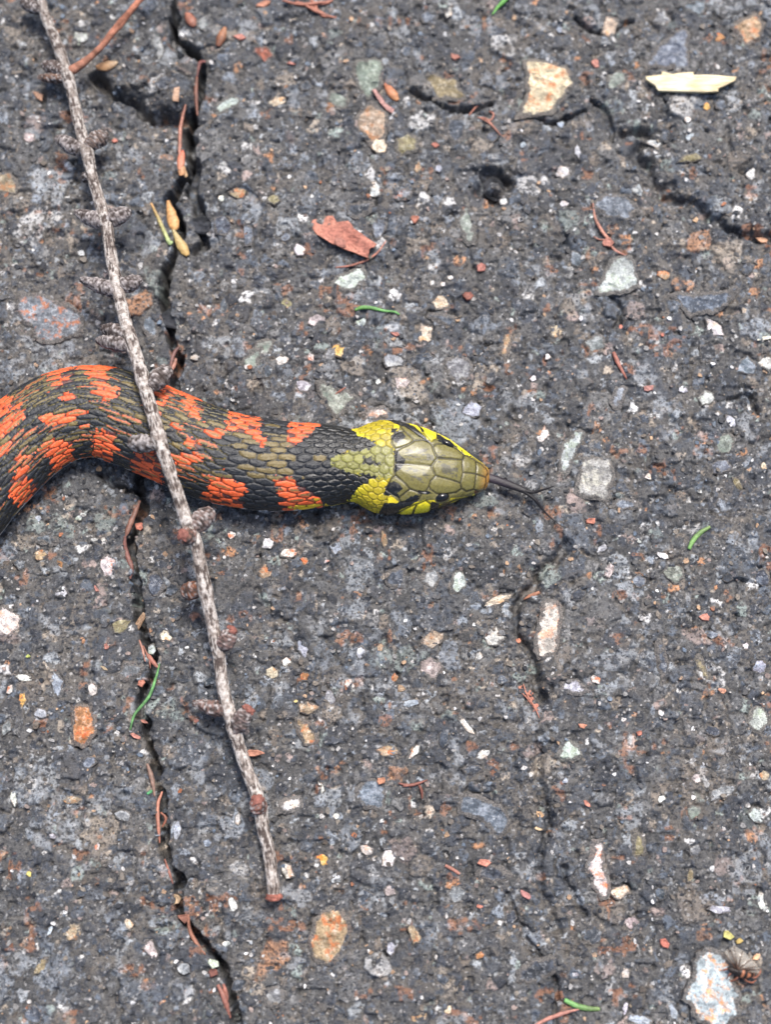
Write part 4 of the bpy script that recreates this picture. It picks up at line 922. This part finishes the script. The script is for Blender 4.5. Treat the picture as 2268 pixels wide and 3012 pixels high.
    S3(760,2385,42, 757,2350,86, 22,22, RB, lin(130,84,70)); S3(122,30,68, 62,8,50, 20,18, col=lin(80,72,70)); S3(190,212,74, 125,190,52, 20,20, col=lin(78,66,62)); S3(195,232,74, 112,228,44, 15,14, col=lin(110,84,70))
    S3(268,515,96, 242,528,60, 18,14, col=lin(60,52,50))
    # side branch
    sb = [P3(192,214,74), P3(225,198,72), P3(262,170,66), P3(300,134,64), P3(345,78,66), P3(385,30,70), P3(425,-20,74), P3(480,-110,80)]
    tube_obj('side_branch', sb, [15, 14, 9.5, 9.5, 11.5, 9.5, 9.5, 9], M_BARK, lin(150, 104, 84), o, 18, 3.0, wob=.14, wsize=14, jit=.5, seed=77, label='red brown side branch', colB=lin(186, 116, 88))
    # pale resin beads by the snake
    for (u, v, z) in ((393,1077,196),(397,1096,198),(401,1102,200),(410,1140,206),(431,1110,210),(434,1128,212),(515,1440,214),(494,1452,205),(600,1622,170),(624,1853,118),(640,2080,84),(655,2150,72)):
        a = P3(u, v, z); tube_obj('resin_bead', [a + [0, 0, -5], a, a + [0, 0, 4]], [2.4, 4, 1.8], M_NEEDLE, lin(226, 206, 180), o, 8, 2.0)
    return o
TWIG = twig()

# ------------------------------------------------------------------ loose litter
def on(u, v, lift=3.0):
    p = P(u, v, 0); z = float(gh(p[0], p[1])); p = P(u, v, z + lift); return np.array([p[0], p[1], float(gh(p[0], p[1])) + lift])
def lay(uvs, lift, zmin=None):
    pts = [on(u, v, lift) for u, v in uvs]
    z = np.array([p[2] for p in pts]); 
    if zmin is not None: z = np.maximum(z, zmin)
    zz = np.convolve(np.r_[z[0], z, z[-1]], [.25, .5, .25], 'valid') if len(z) > 2 else z
    zz = np.maximum(zz, z - 2)
    for p, q in zip(pts, zz): p[2] = q
    return pts
def needle(name, uvs, r, col, label, cat, lift=None, colB=None, flat=.7, zmin=None, group=None, taper=(.55, 1, 1, .35), mat=None, wob=.06):
    r = r * .88
    pts = lay(uvs, r * .8 if lift is None else lift, zmin)
    rad = np.interp(np.linspace(0, 1, len(pts)), np.linspace(0, 1, len(taper)), taper) * r
    kw = dict(label=label, category=cat)
    if group: kw['group'] = group
    return tube_obj(name, pts, rad, mat or M_NEEDLE, col, None, 10, 3.0, flat, wob, 10, int(uvs[0][0]), jit=.32, colB=colB, **kw)
def flake(name, uvs, lift, thick, col, label, cat, mat=None, warp=3.0, col2=None, group=None, tilt=(0, 0), parent=None, sub=1):
    q = np.array(uvs, float)
    for _ in range(sub):
        m = (q + np.roll(q, -1, 0)) / 2 + RNG.uniform(-1.2, 1.2, q.shape); o2 = np.empty((len(q) * 2, 2)); o2[0::2] = q; o2[1::2] = m; q = o2
    z0 = np.mean([on(a, b, 0)[2] for a, b in uvs]) + lift
    p = P(q[:, 0], q[:, 1], z0); c = p.mean(0); r = p - c; n = len(r)
    gmax = gh(p[:, 0], p[:, 1])
    Vs = []; cs = []; c2 = np.array(col2 if col2 is not None else np.array(col) * .8)
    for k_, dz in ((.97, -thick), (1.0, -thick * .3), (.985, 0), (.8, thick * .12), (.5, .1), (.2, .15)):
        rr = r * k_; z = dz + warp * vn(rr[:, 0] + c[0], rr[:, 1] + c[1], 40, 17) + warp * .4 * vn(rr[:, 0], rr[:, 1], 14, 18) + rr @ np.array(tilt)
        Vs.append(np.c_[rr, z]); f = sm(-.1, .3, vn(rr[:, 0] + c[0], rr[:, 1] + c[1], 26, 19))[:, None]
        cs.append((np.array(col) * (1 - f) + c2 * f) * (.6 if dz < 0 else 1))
    Vs.append([[0, 0, warp * vn(c[:1], c[1:], 40, 17)[0]]]); cs.append(np.array(col)[None]); Vs.append([[0, 0, -thick]]); cs.append(np.array(col)[None] * .6)
    V = np.vstack(Vs); nr = 6; F4 = grid_faces(nr, n, True); j = np.arange(n)
    F3 = np.stack([(nr - 1) * n + j, (nr - 1) * n + (j + 1) % n, np.full(n, nr * n)], 1); F3b = np.stack([(j + 1) % n, j, np.full(n, nr * n + 1)], 1)
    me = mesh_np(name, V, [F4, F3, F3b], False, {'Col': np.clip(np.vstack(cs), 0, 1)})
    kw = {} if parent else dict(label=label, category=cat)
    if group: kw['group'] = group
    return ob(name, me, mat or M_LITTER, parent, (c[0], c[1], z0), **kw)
def crumb(u, v, a, b, ang, col, label, cat='debris', name='bark_crumb', lift=3, h=.6, group=None, mat=None):
    o = outline(u, v, a, b, ang, 9); return flake(name, o, lift + min(a, b) * .25, min(a, b) * h, np.array(col), label, cat, mat, 2.0, np.array(col) * 1.25, group, RNG.uniform(-.15, .15, 2), sub=0)

BR = lin(156, 84, 58); BRD = lin(112, 58, 40); BRP = lin(190, 112, 80); GRN = lin(96, 160, 48); GRD = lin(60, 140, 52)
# bark flake and its needle
bf = flake('bark_flake', [(914,643),(951,634),(978,632),(983,652),(1024,648),(1042,671),(1069,693),(1110,721),(1101,730),(1088,734),(1083,760),(1042,744),(1005,730),(974,716),(932,689),(919,671)], 16, 10, lin(206, 108, 62), 'reddish brown flake of pine bark lying on the asphalt', 'bark', None, 5, lin(176, 84, 46), tilt=(.03, -.05))
flake('raised_layer', [(984,700),(1004,698),(1016,708),(1018,728),(1000,727),(982,714)], 24, 5, lin(150, 74, 46), '', '', None, 2, lin(176, 96, 66), parent=None).name
rl = [o for o in bpy.data.objects if o.name.startswith('raised_layer')][0]
loc = rl.location.copy(); rl.parent = bf; rl.location = loc - bf.location
for k_ in ('label', 'category'):
    if k_ in rl: del rl[k_]
needle('pine_needle', [(988,786),(1030,785),(1075,766),(1110,742),(1136,708)], 4.2, BR, 'thin curved brown needle under the bark flake', 'needle', colB=BRP)
needle('fresh_needle', [(1044,912),(1062,905),(1090,905),(1130,913),(1160,918),(1175,925)], 6.5, GRN, 'bright green needle lying alone above the snake head', 'needle', taper=(.6, 1, 1, .7, .6, .5), colB=lin(90, 170, 70))
needle('fresh_needle', [(2028,1615),(2040,1590),(2060,1568),(2090,1549)], 8, lin(112, 168, 70), 'short fat green needle right of the tongue', 'needle', taper=(.7, 1, 1, .6), colB=lin(120, 150, 70))
needle('fresh_needle', [(1661,2941),(1690,2956),(1725,2966),(1765,2968)], 8.5, lin(98, 166, 72), 'short fat green needle beside a brown stalk near the lower edge', 'needle', taper=(.8, 1, 1, .7), colB=lin(120, 150, 70))
needle('fresh_needle', [(383,2148),(410,2105),(438,2050),(458,1995),(469,1952)], 5.2, lin(84, 148, 70), 'long slender green needle lying across the crack', 'needle', zmin=3, colB=lin(100, 172, 80))
needle('grass_blade', [(1448,44),(1466,20),(1492,-8),(1530,-60)], 8, lin(90, 178, 30), 'green grass tip poking in at the upper edge', 'grass', taper=(.15, .7, 1, 1), lift=8)
needle('plant_stalk', [(1570,3018),(1610,2998),(1660,2980),(1705,2968)], 6, lin(196, 120, 96), 'thin reddish stalk beside the lower green needle', 'stalk', wob=.15)
needle('green_crumb', [(432,2336),(440,2330),(452,2324)], 5, lin(70, 170, 96), 'tiny green fragment by the lower crack', 'leaf bit', taper=(.8, 1, .8))
flake('wood_chip', [(1900,224),(1946,219),(1948,208),(1978,217),(2042,210),(2042,219),(2119,221),(2169,226),(2165,237),(2115,260),(2115,269),(2074,272),(2010,271),(1937,267),(1928,251),(1900,233)], 22, 14, lin(246, 232, 192), 'pale cream wood splinter lying on the asphalt', 'wood chip', mat_col('pale_wood', .7, .25, 5, .75, (.10, 1, 1), 4, dark=(.55, .48, .38)), 3, lin(232, 212, 166), tilt=(0, -.06))
flake('wood_chip', [(388,1852),(400,1828),(420,1800),(428,1806),(424,1822),(404,1858),(396,1860)], 10, 10, lin(190, 150, 104), 'small tan wood chip bridging the crack', 'wood chip', M_LITTER, 2, lin(160, 120, 78))
flake('wood_chip', [(507,282),(512,258),(528,255),(524,298),(508,296)], 7, 7, lin(206, 158, 116), 'small tan wood chip on the broken asphalt block', 'wood chip', M_LITTER, 1, lin(190, 140, 96))
flake('bark_sliver', [(1094,264),(1104,262),(1124,286),(1134,302),(1160,322),(1156,334),(1136,322),(1120,304)], 8, 7, lin(196, 132, 118), 'pinkish bark sliver lying on a quartz stone', 'bark')
# bud scales
def bud(u0, v0, u1, v1, w, col, label, colB=None, lift=6, zmin=None, cat='bud scale', name='bud_scale'):
    pts = lay([(u0, v0), (u0 * .66 + u1 * .34, v0 * .66 + v1 * .34), (u0 * .34 + u1 * .66, v0 * .34 + v1 * .66), (u1, v1)], lift, zmin)
    return tube_obj(name, pts, [w * .25, w * .9, w, w * .45], M_NEEDLE, col, None, 12, 2.5, .5, .1, 10, int(u0), colB=colB, label=label, category=cat)
bud(1132, 245, 1170, 296, 14, lin(186, 92, 26), 'glossy orange bud scale beside the quartz stone', lin(206, 130, 50))
bud(662, 80, 640, 136, 14, lin(176, 104, 34), 'golden brown bud scale near the upper crack', lin(120, 62, 30))
bud(546, 36, 572, 78, 15, lin(160, 88, 54), 'dull brown bud scale left of the upper crack', None)
bud(345, 182, 285, 204, 15, lin(170, 140, 100), 'pale tan bud scale below the side branch', lin(196, 130, 50))
bud(504, 620, 522, 702, 17, lin(214, 146, 46), 'yellow ochre bud sitting in the crack', lin(226, 160, 60), lift=10, zmin=2, cat='bud', name='conifer_bud')
bud(518, 700, 552, 752, 15, lin(190, 168, 100), 'pale olive bud stem below the yellow bud', lin(206, 160, 60), lift=10, zmin=0, cat='bud', name='conifer_bud')
bud(536, 440, 528, 500, 12, lin(214, 88, 24), 'vivid orange bud scale in the crack', lin(196, 120, 70), lift=8, zmin=-4)
bud(524, 500, 552, 532, 10, lin(200, 126, 50), 'orange brown bud tip below the vivid orange bud scale', lin(216, 170, 110), lift=8, zmin=-6)
needle('pine_needle', [(444,598),(462,636),(482,680),(498,715),(516,736)], 7, lin(206, 144, 50), 'ochre to green needle lying left of the yellow bud', 'needle', colB=lin(170, 200, 120), taper=(.4, .8, 1, 1, .6), zmin=4)
CN = 'brown needles caught in the main crack'
for uvs, r, c0, lab in [
  ([(604,180),(596,220),(588,262)], 6, lin(140, 74, 62), 'reddish needle in the crack beside the broken block'),
  ([(588,262),(584,300),(580,340)], 7, lin(130, 72, 46), 'short brown needle in the crack below the broken block'),
  ([(558,352),(538,392),(528,430),(526,470)], 6, lin(176, 106, 76), 'curved tan needle in the crack above the orange bud scale'),
  ([(526,1020),(518,1055),(498,1086)], 7, lin(120, 70, 58), 'dark reddish needle in the crack above the snake'),
  ([(526,1072),(516,1096),(500,1126)], 8, lin(180, 114, 86), 'pale tan needle touching the snake back at the crack'),
  ([(420,1484),(404,1530),(388,1570),(382,1590)], 9, lin(138, 88, 66), 'long brown needle in the crack below the snake'),
  ([(380,1590),(378,1625),(386,1670),(393,1712)], 8, lin(140, 84, 70), 'long reddish brown needle lower in the crack above the tan chip'),
  ([(412,1884),(418,1910),(426,1946)], 4, lin(186, 120, 92), 'thin pale needle in the crack below the tan chip'),
  ([(432,1906),(440,1940),(452,1972)], 4, lin(150, 84, 56), 'thin brown needle in the crack beside the green needle'),
  ([(444,1930),(456,1950),(466,1966)], 8, lin(180, 98, 70), 'short stout brown needle at the top of the green needle'),
  ([(432,2246),(446,2290),(462,2342)], 8, lin(140, 104, 84), 'flat grey brown needle in the lower crack'),
  ([(482,2328),(472,2370),(476,2430),(478,2478)], 6, lin(188, 110, 76), 'slender orange brown needle in the lower crack'),
  ([(480,2388),(490,2408),(484,2432)], 5, lin(150, 78, 44), 'tiny curled needle beside the slender orange brown one'),
  ([(492,2524),(502,2565),(508,2600)], 4, lin(160, 90, 64), 'hair thin needle in the lower crack above the pale lichen'),
  ([(552,2692),(566,2730),(586,2768),(606,2806)], 6, lin(160, 96, 62), 'bent brown needle in the lower crack above the lichen crumb'),
  ([(640,2896),(660,2940),(684,2984)], 9, lin(150, 84, 62), 'stout brown needle at the lower end of the crack'),
  ([(656,2894),(672,2912),(676,2934)], 7, lin(170, 96, 72), 'short brown needle crossing the stout one in the crack')]:
    needle('pine_needle', uvs, r, c0, lab, 'needle', lift=r, zmin=-10, group=CN, wob=.12)
crumb(412, 1548, 26, 30, 80, lin(176, 84, 42), 'orange bark crumb in the crack below the snake', lift=8)
crumb(540, 2700, 30, 38, 70, lin(140, 78, 48), 'brown bud husk in the lower crack', lift=10)
crumb(625, 2862, 28, 24, 20, lin(128, 66, 46), 'dark brown husk in the crack below the lichen crumb', lift=10)
crumb(628, 2834, 34, 26, -20, lin(214, 226, 196), 'pale green lichen crumb in the crack', 'lichen', 'lichen_crumb', 10)
crumb(512, 2645, 34, 44, 80, lin(186, 156, 120), 'tan pebble wedged in the lower crack', 'pebble', 'loose_pebble', 8, .8, mat=M_CLOD)
crumb(415, 2012, 26, 22, 10, lin(186, 96, 52), 'rusty pebble in the crack under the green needle', 'pebble', 'loose_pebble', 4)
crumb(420, 2122, 30, 12, -8, lin(190, 110, 84), 'pinkish bark shred at the crack below the green needle', lift=4)
crumb(395, 2165, 34, 14, -20, lin(196, 112, 84), 'pink brown bark shred at the lower tip of the green needle', lift=4)
crumb(575, 2120, 16, 12, 0, lin(180, 100, 70), 'small bark shred left of the twig', lift=3)
# tar clods
for u, v, a, b, lab in ((502, 940, 64, 82, 'black crumbly tar clod wedged in the crack'), (1452, 556, 70, 62, 'black tar clod in the pit above the bark needle'), (446, 640, 1, 1, ''), (585, 660, 60, 90, 'black tar lump beside the yellow bud')):
    if not lab: continue
    o2 = outline(u, v, a, b, 85, 14)
    flake('tar_clod', o2, 8, 30, lin(44, 46, 50), lab, 'clod', M_CLOD, 9, lin(62, 64, 70), sub=1)
# right-hand litter
needle('pine_needle', [(1745,598),(1752,640),(1770,680),(1792,706)], 6, lin(180, 112, 84), 'curved tan needle joined to a bud husk above the green stone', 'needle', colB=lin(190, 120, 90), taper=(.3, .8, 1, 1))
crumb(1791, 712, 26, 36, 100, lin(186, 104, 74), 'small reddish bud husk above the green stone', 'bud husk', 'bud_husk', 5)
needle('pine_needle', [(1798,724),(1815,738),(1845,752)], 5, lin(190, 118, 92), 'short tan needle touching the pale green stone', 'needle', taper=(1, .9, .3))
needle('pine_needle', [(1746,694),(1762,704),(1780,706)], 3, lin(160, 92, 66), 'tiny brown needle left of the bud husk', 'needle', taper=(.4, 1, .8))
needle('wood_splinter', [(1806,1036),(1816,1062),(1832,1092),(1844,1116)], 7, lin(166, 88, 62), 'reddish wood splinter in the asphalt below the green stone', 'splinter', taper=(.8, 1, .8, .3), wob=.2)
needle('wood_splinter', [(1540,1764),(1562,1752),(1588,1742)], 6, lin(196, 122, 76), 'orange brown splinter above the long pink stone', 'splinter', taper=(.4, 1, .8), wob=.2)
needle('wood_splinter', [(1310,2545),(1330,2556),(1352,2570)], 6, lin(180, 108, 82), 'pinkish splinter beside the dark slate stone', 'splinter', taper=(.8, 1, .7), wob=.2)
def fibres(name, paths, r, col, label):
    Vs, Fs, b = [], [], 0
    for uvs in paths:
        pts = lay(uvs, r * 1.3); V_, F_, *_ = tube(pts, [r * .6] + [r] * (len(pts) - 2) + [r * .35], 7, 3.0)
        v = V_.reshape(-1, 3); Fs += [F_ + b, (b + np.arange(7))[None, ::-1], (b + len(v) - 7 + np.arange(7))[None]]; Vs.append(v); b += len(v)
    V = np.vstack(Vs); c = V.mean(0)
    me = mesh_np(name, V - c, Fs, True, {'Col': np.array(col) * (1 + .2 * vn(V[:, 0], V[:, 1], 9, 5))[:, None]})
    ob(name, me, M_NEEDLE, None, c, label=label, category='plant fibre')
tuft = []
for i in range(16):
    a = RNG.uniform(0, 1); u0 = 1535 + 40 * a; v0 = 2020 + 60 * a
    tuft.append([(u0 + RNG.uniform(-9, 9), v0 + RNG.uniform(-8, 8)), (u0 + RNG.uniform(-16, 16), v0 + RNG.uniform(-12, 12)), (u0 + RNG.uniform(-14, 18), v0 + RNG.uniform(-10, 16))])
tuft += [[(1540,2012),(1550,2040),(1566,2068),(1578,2090),(1588,2112)], [(1532,2035),(1556,2058),(1575,2082)]]
fibres('fibre_tuft', tuft, 2.4, lin(196, 112, 76), 'fuzzy orange brown fibre tuft beside the groove')
fibres('fibre_tuft', [[(1380,338),(1400,322),(1420,312)], [(1405,345),(1430,350),(1452,372),(1474,398)], [(1440,326),(1452,336),(1444,352),(1420,346)], [(1412,346),(1440,362),(1460,384)]], 3.0, lin(180, 106, 76), 'loose curled brown fibres near the upper stones')
fibres('needle_cluster', [[(830,2),(880,12),(930,10),(975,2)], [(870,4),(915,22),(955,42),(988,54)], [(890,10),(930,34),(965,46)], [(920,20),(950,44),(990,52)], [(940,12),(970,4),(985,-14)], [(905,-10),(925,10),(935,34)]], 5, lin(178, 98, 62), 'clump of red brown needles at the upper edge')
fibres('needle_cluster', [[(1174,2304),(1200,2310),(1225,2306),(1258,2294)], [(1230,2304),(1240,2325),(1242,2350)], [(1186,2312),(1210,2312)]], 4.5, lin(140, 72, 50), 'small branched brown needle bit above the slate stones')
fibres('pine_needle', [[(962,1167),(985,1160),(1005,1146),(1018,1138)], [(990,1158),(1000,1162)]], 3, lin(170, 96, 70), 'thin bent brown needle on the mossy green stone')
for u, v, a, b, g_, c, lab in [
  (775, 10, 46, 20, 15, lin(190, 110, 60), 'orange bark scrap at the upper edge'), (705, 108, 34, 15, -8, lin(190, 104, 76), 'orange bark scrap beside the golden bud scale'),
  (1362, 868, 0, 0, 0, None, ''), (1378, 868, 36, 26, -25, lin(142, 70, 44), 'dark red bark crumb by the cream stone'), (1415, 786, 22, 28, 80, lin(186, 100, 76), 'orange bark crumb above the white chips'),
  (1122, 2297, 24, 22, 0, lin(196, 116, 56), 'smooth orange seed on the blue grey stone'), (1424, 2538, 26, 40, 95, lin(210, 116, 76), 'salmon orange bark disc on the dark slate stone'),
  (1740, 1532, 20, 26, 90, lin(196, 100, 54), 'orange bark crumb below the tongue tip'), (1525, 1886, 20, 16, 0, lin(200, 106, 46), 'orange crumb left of the long pink stone'),
  (2075, 1815, 32, 20, -10, lin(206, 120, 86), 'salmon crumb right of the slate stones'), (1714, 2135, 30, 14, -5, lin(214, 124, 70), 'orange crumb below the fibre tuft'),
  (1882, 2158, 18, 18, 0, lin(190, 96, 56), 'small round orange crumb right of the groove'), (2126, 2032, 26, 16, -20, lin(206, 130, 84), 'curly orange crumb near the olive stone'),
  (1728, 2364, 26, 12, -45, lin(206, 110, 70), 'orange bark chip above the white stone'), (1958, 2775, 26, 32, 60, lin(196, 84, 40), 'red orange husk left of the big pale stone'),
  (1590, 2396, 26, 18, -40, lin(226, 170, 100), 'tan curled husk beside the blue stone'), (1584, 2438, 22, 10, -15, lin(232, 190, 130), 'pale tan husk below the tan curled husk'),
  (1220, 645, 24, 24, -60, lin(176, 92, 50), 'orange crumb in a small hollow above the needle'), (1280, 425, 22, 14, -20, lin(160, 78, 46), 'dark orange crumb right of the olive stone'),
  (1162, 982, 24, 14, -15, lin(176, 96, 72), 'curled brown husk below the green needle'), (1935, 830, 1, 1, 0, None, ''), (1950, 985, 12, 12, 0, lin(206, 96, 50), 'tiny orange crumb left of the white stone'),
  (1828, 960, 12, 12, 0, lin(206, 100, 56), 'tiny orange crumb below the green stone'), (1910, 1142, 32, 18, 10, lin(186, 116, 100), 'pink brick chip between the pale stones'),
  (282, 1732, 22, 10, -55, lin(190, 110, 86), 'salmon bark crumb left of the crack'), (312, 1902, 16, 18, 80, lin(200, 116, 88), 'salmon crumb left of the crack below the tan chip'),
  (305, 1965, 8, 22, 60, lin(200, 170, 120), 'straw coloured splinter left of the crack'), (290, 1378, 20, 16, 0, lin(196, 150, 96), 'tan crumb just below the snake belly'), (338, 413, 18, 12, 0, lin(180, 90, 60), 'orange crumb right of the upper twig'),
  (110, 280, 44, 18, -35, lin(176, 124, 84), 'tan bark scrap left of the upper twig'), (745, 2215, 20, 74, 95, lin(190, 110, 66), 'orange bark strip beside the lower twig'), (1412, 2666, 10, 20, 80, lin(200, 100, 56), 'tiny orange splinter right of the grey stone'),
  (1548, 2632, 20, 36, 55, lin(190, 110, 100), 'dull pink husk left of the lower groove'), (80, 1930, 14, 10, 0, lin(190, 200, 60), 'tiny yellow green speck by the left edge'), (83, 2570, 18, 14, -40, lin(220, 200, 60), 'small yellow flower crumb at lower left'),
  (870, 2062, 12, 10, 0, lin(220, 190, 90), 'tiny straw crumb above the tan stone'), (1752, 185, 22, 26, 80, lin(206, 120, 92), 'salmon crumb above the grey green stone'), (2245, 705, 36, 14, -15, lin(200, 140, 90), 'tan husk at the right edge crack end'),
  (2046, 647, 16, 16, 0, lin(230, 180, 120), 'round tan seed below the branching crack'), (1338, 166, 18, 30, 70, lin(160, 90, 64), 'brown crumb above the olive stone'), (855, 186, 9, 26, 75, lin(180, 100, 76), 'thin orange shred near the brick red stone'),
  (2250, 995, 40, 12, 5, lin(230, 220, 190), 'cream straw bit at the right edge'), (2196, 2780, 1, 1, 0, None, '')]:
    if c is None: continue
    nm = 'seed' if 'seed' in lab else ('husk' if 'husk' in lab else ('splinter' if 'splinter' in lab else ('crumb' if 'crumb' in lab or 'speck' in lab else 'bark_scrap')))
    crumb(u, v, a, b, g_, c, lab, 'seed' if nm == 'seed' else ('husk' if nm == 'husk' else 'debris'), nm)

# ------------------------------------------------------------------ dead winged insect by the big stone
def insect():
    c = P3(2184, 2850, 34); root = bpy.data.objects.new('dead_insect', None); COL.objects.link(root); root.empty_display_size = .001
    root.location = [q * S for q in c]; root['label'] = 'dead amber insect with folded clear wings beside the big pale stone'; root['category'] = 'insect'
    PARENT_O[root.name] = c
    bp = [P3(2140, 2848, 36), P3(2152, 2852, 36), P3(2164, 2856, 36), P3(2176, 2858, 34), P3(2190, 2862, 32), P3(2206, 2866, 30), P3(2220, 2868, 28)]
    V, F, c2, th, sl, n, k = tube(bp, [4, 9, 8, 14, 15, 10, 4], 14, 2.5)
    band = (np.sin(sl / 3.0) > .2)[:, None, None]
    head = (sl < 32)[:, None, None]
    col = np.where(head, lin(40, 30, 24), np.where(band, lin(176, 96, 32), lin(40, 26, 18))) * np.ones((n, k, 1))
    me = mesh_np('body', V.reshape(-1, 3) - c, [F, np.arange(k)[None, ::-1], ((n - 1) * k + np.arange(k))[None]], True, {'Col': col.reshape(-1, 3)})
    ob('body', me, M_NEEDLE, root)
    wm = NT('wing_membrane'); wm.out(lin(196, 186, 172), .15, .8); wm.b.inputs['Alpha'].default_value = .32; wm.b.inputs['Transmission Weight'].default_value = .2
    for pts, z0 in (([(2172,2852),(2150,2815),(2148,2790),(2160,2780),(2185,2795),(2212,2820),(2230,2842),(2222,2850),(2196,2852)], 46), ([(2180,2854),(2168,2826),(2172,2806),(2192,2812),(2220,2832),(2240,2852),(2232,2864),(2204,2862)], 41), ([(2166,2850),(2140,2822),(2130,2800),(2142,2792),(2160,2812),(2176,2838)], 40)):
        q = P(np.array(pts)[:, 0], np.array(pts)[:, 1], z0); m = len(q); cc = q.mean(0)
        z = z0 + 3 * vn(q[:, 0], q[:, 1], 18, 3); lay3 = lambda dz: np.c_[q, z + dz]
        V = np.vstack([lay3(-.5), lay3(.5), [[*cc, z0 + 1.5]], [[*cc, z0 + 2.5]]]) - c
        j = np.arange(m); F4 = np.stack([j, (j + 1) % m, m + (j + 1) % m, m + j], 1); Fb = np.stack([(j + 1) % m, j, np.full(m, 2 * m)], 1); Ft_ = np.stack([m + j, m + (j + 1) % m, np.full(m, 2 * m + 1)], 1)
        w = ob('wing', mesh_np('wing', V, [F4, Fb, Ft_], True), wm.m, root); PARENT_O[w.name] = c
        for a_ in range(2, m - 1, 1):
            p0 = np.array([*q[0], z[0] + 1.5]); p1 = np.array([*(q[a_] * .96 + q[0] * .04), z[a_] + 1.5]); pm = (p0 + p1) / 2 + [0, 0, 1.2]
            tube_obj('vein', [p0, pm, p1], [1.8, 1.4, 1.0], M_NEEDLE, lin(84, 54, 34), w, 6, 4.0)
    for pts in ([(2176,2866,28),(2168,2878,30),(2150,2886,18),(2138,2882,12)], [(2190,2868,26),(2196,2884,28),(2214,2890,16),(2226,2882,10)], [(2206,2868,26),(2222,2876,28),(2236,2862,18),(2240,2850,10)], [(2158,2856,32),(2146,2868,34),(2140,2880,22)], [(2150,2846,36),(2134,2852,38),(2120,2856,30)]):
        tube_obj('leg', [P3(*p_) for p_ in pts], [2.6] * (len(pts) - 1) + [1.2], M_NEEDLE, lin(150, 80, 44), root, 7, 3.0)
insect()
crumb(2143, 2750, 34, 24, -20, lin(206, 196, 80), 'yellow green petal scrap above the dead insect', 'petal', 'petal_scrap')
crumb(2176, 2768, 16, 22, 80, lin(206, 170, 40), 'mustard yellow petal crumb beside the petal scrap', 'petal', 'petal_scrap')
crumb(2228, 2815, 18, 26, 110, lin(226, 160, 96), 'orange tan crumb right of the insect wings', 'debris', 'crumb')
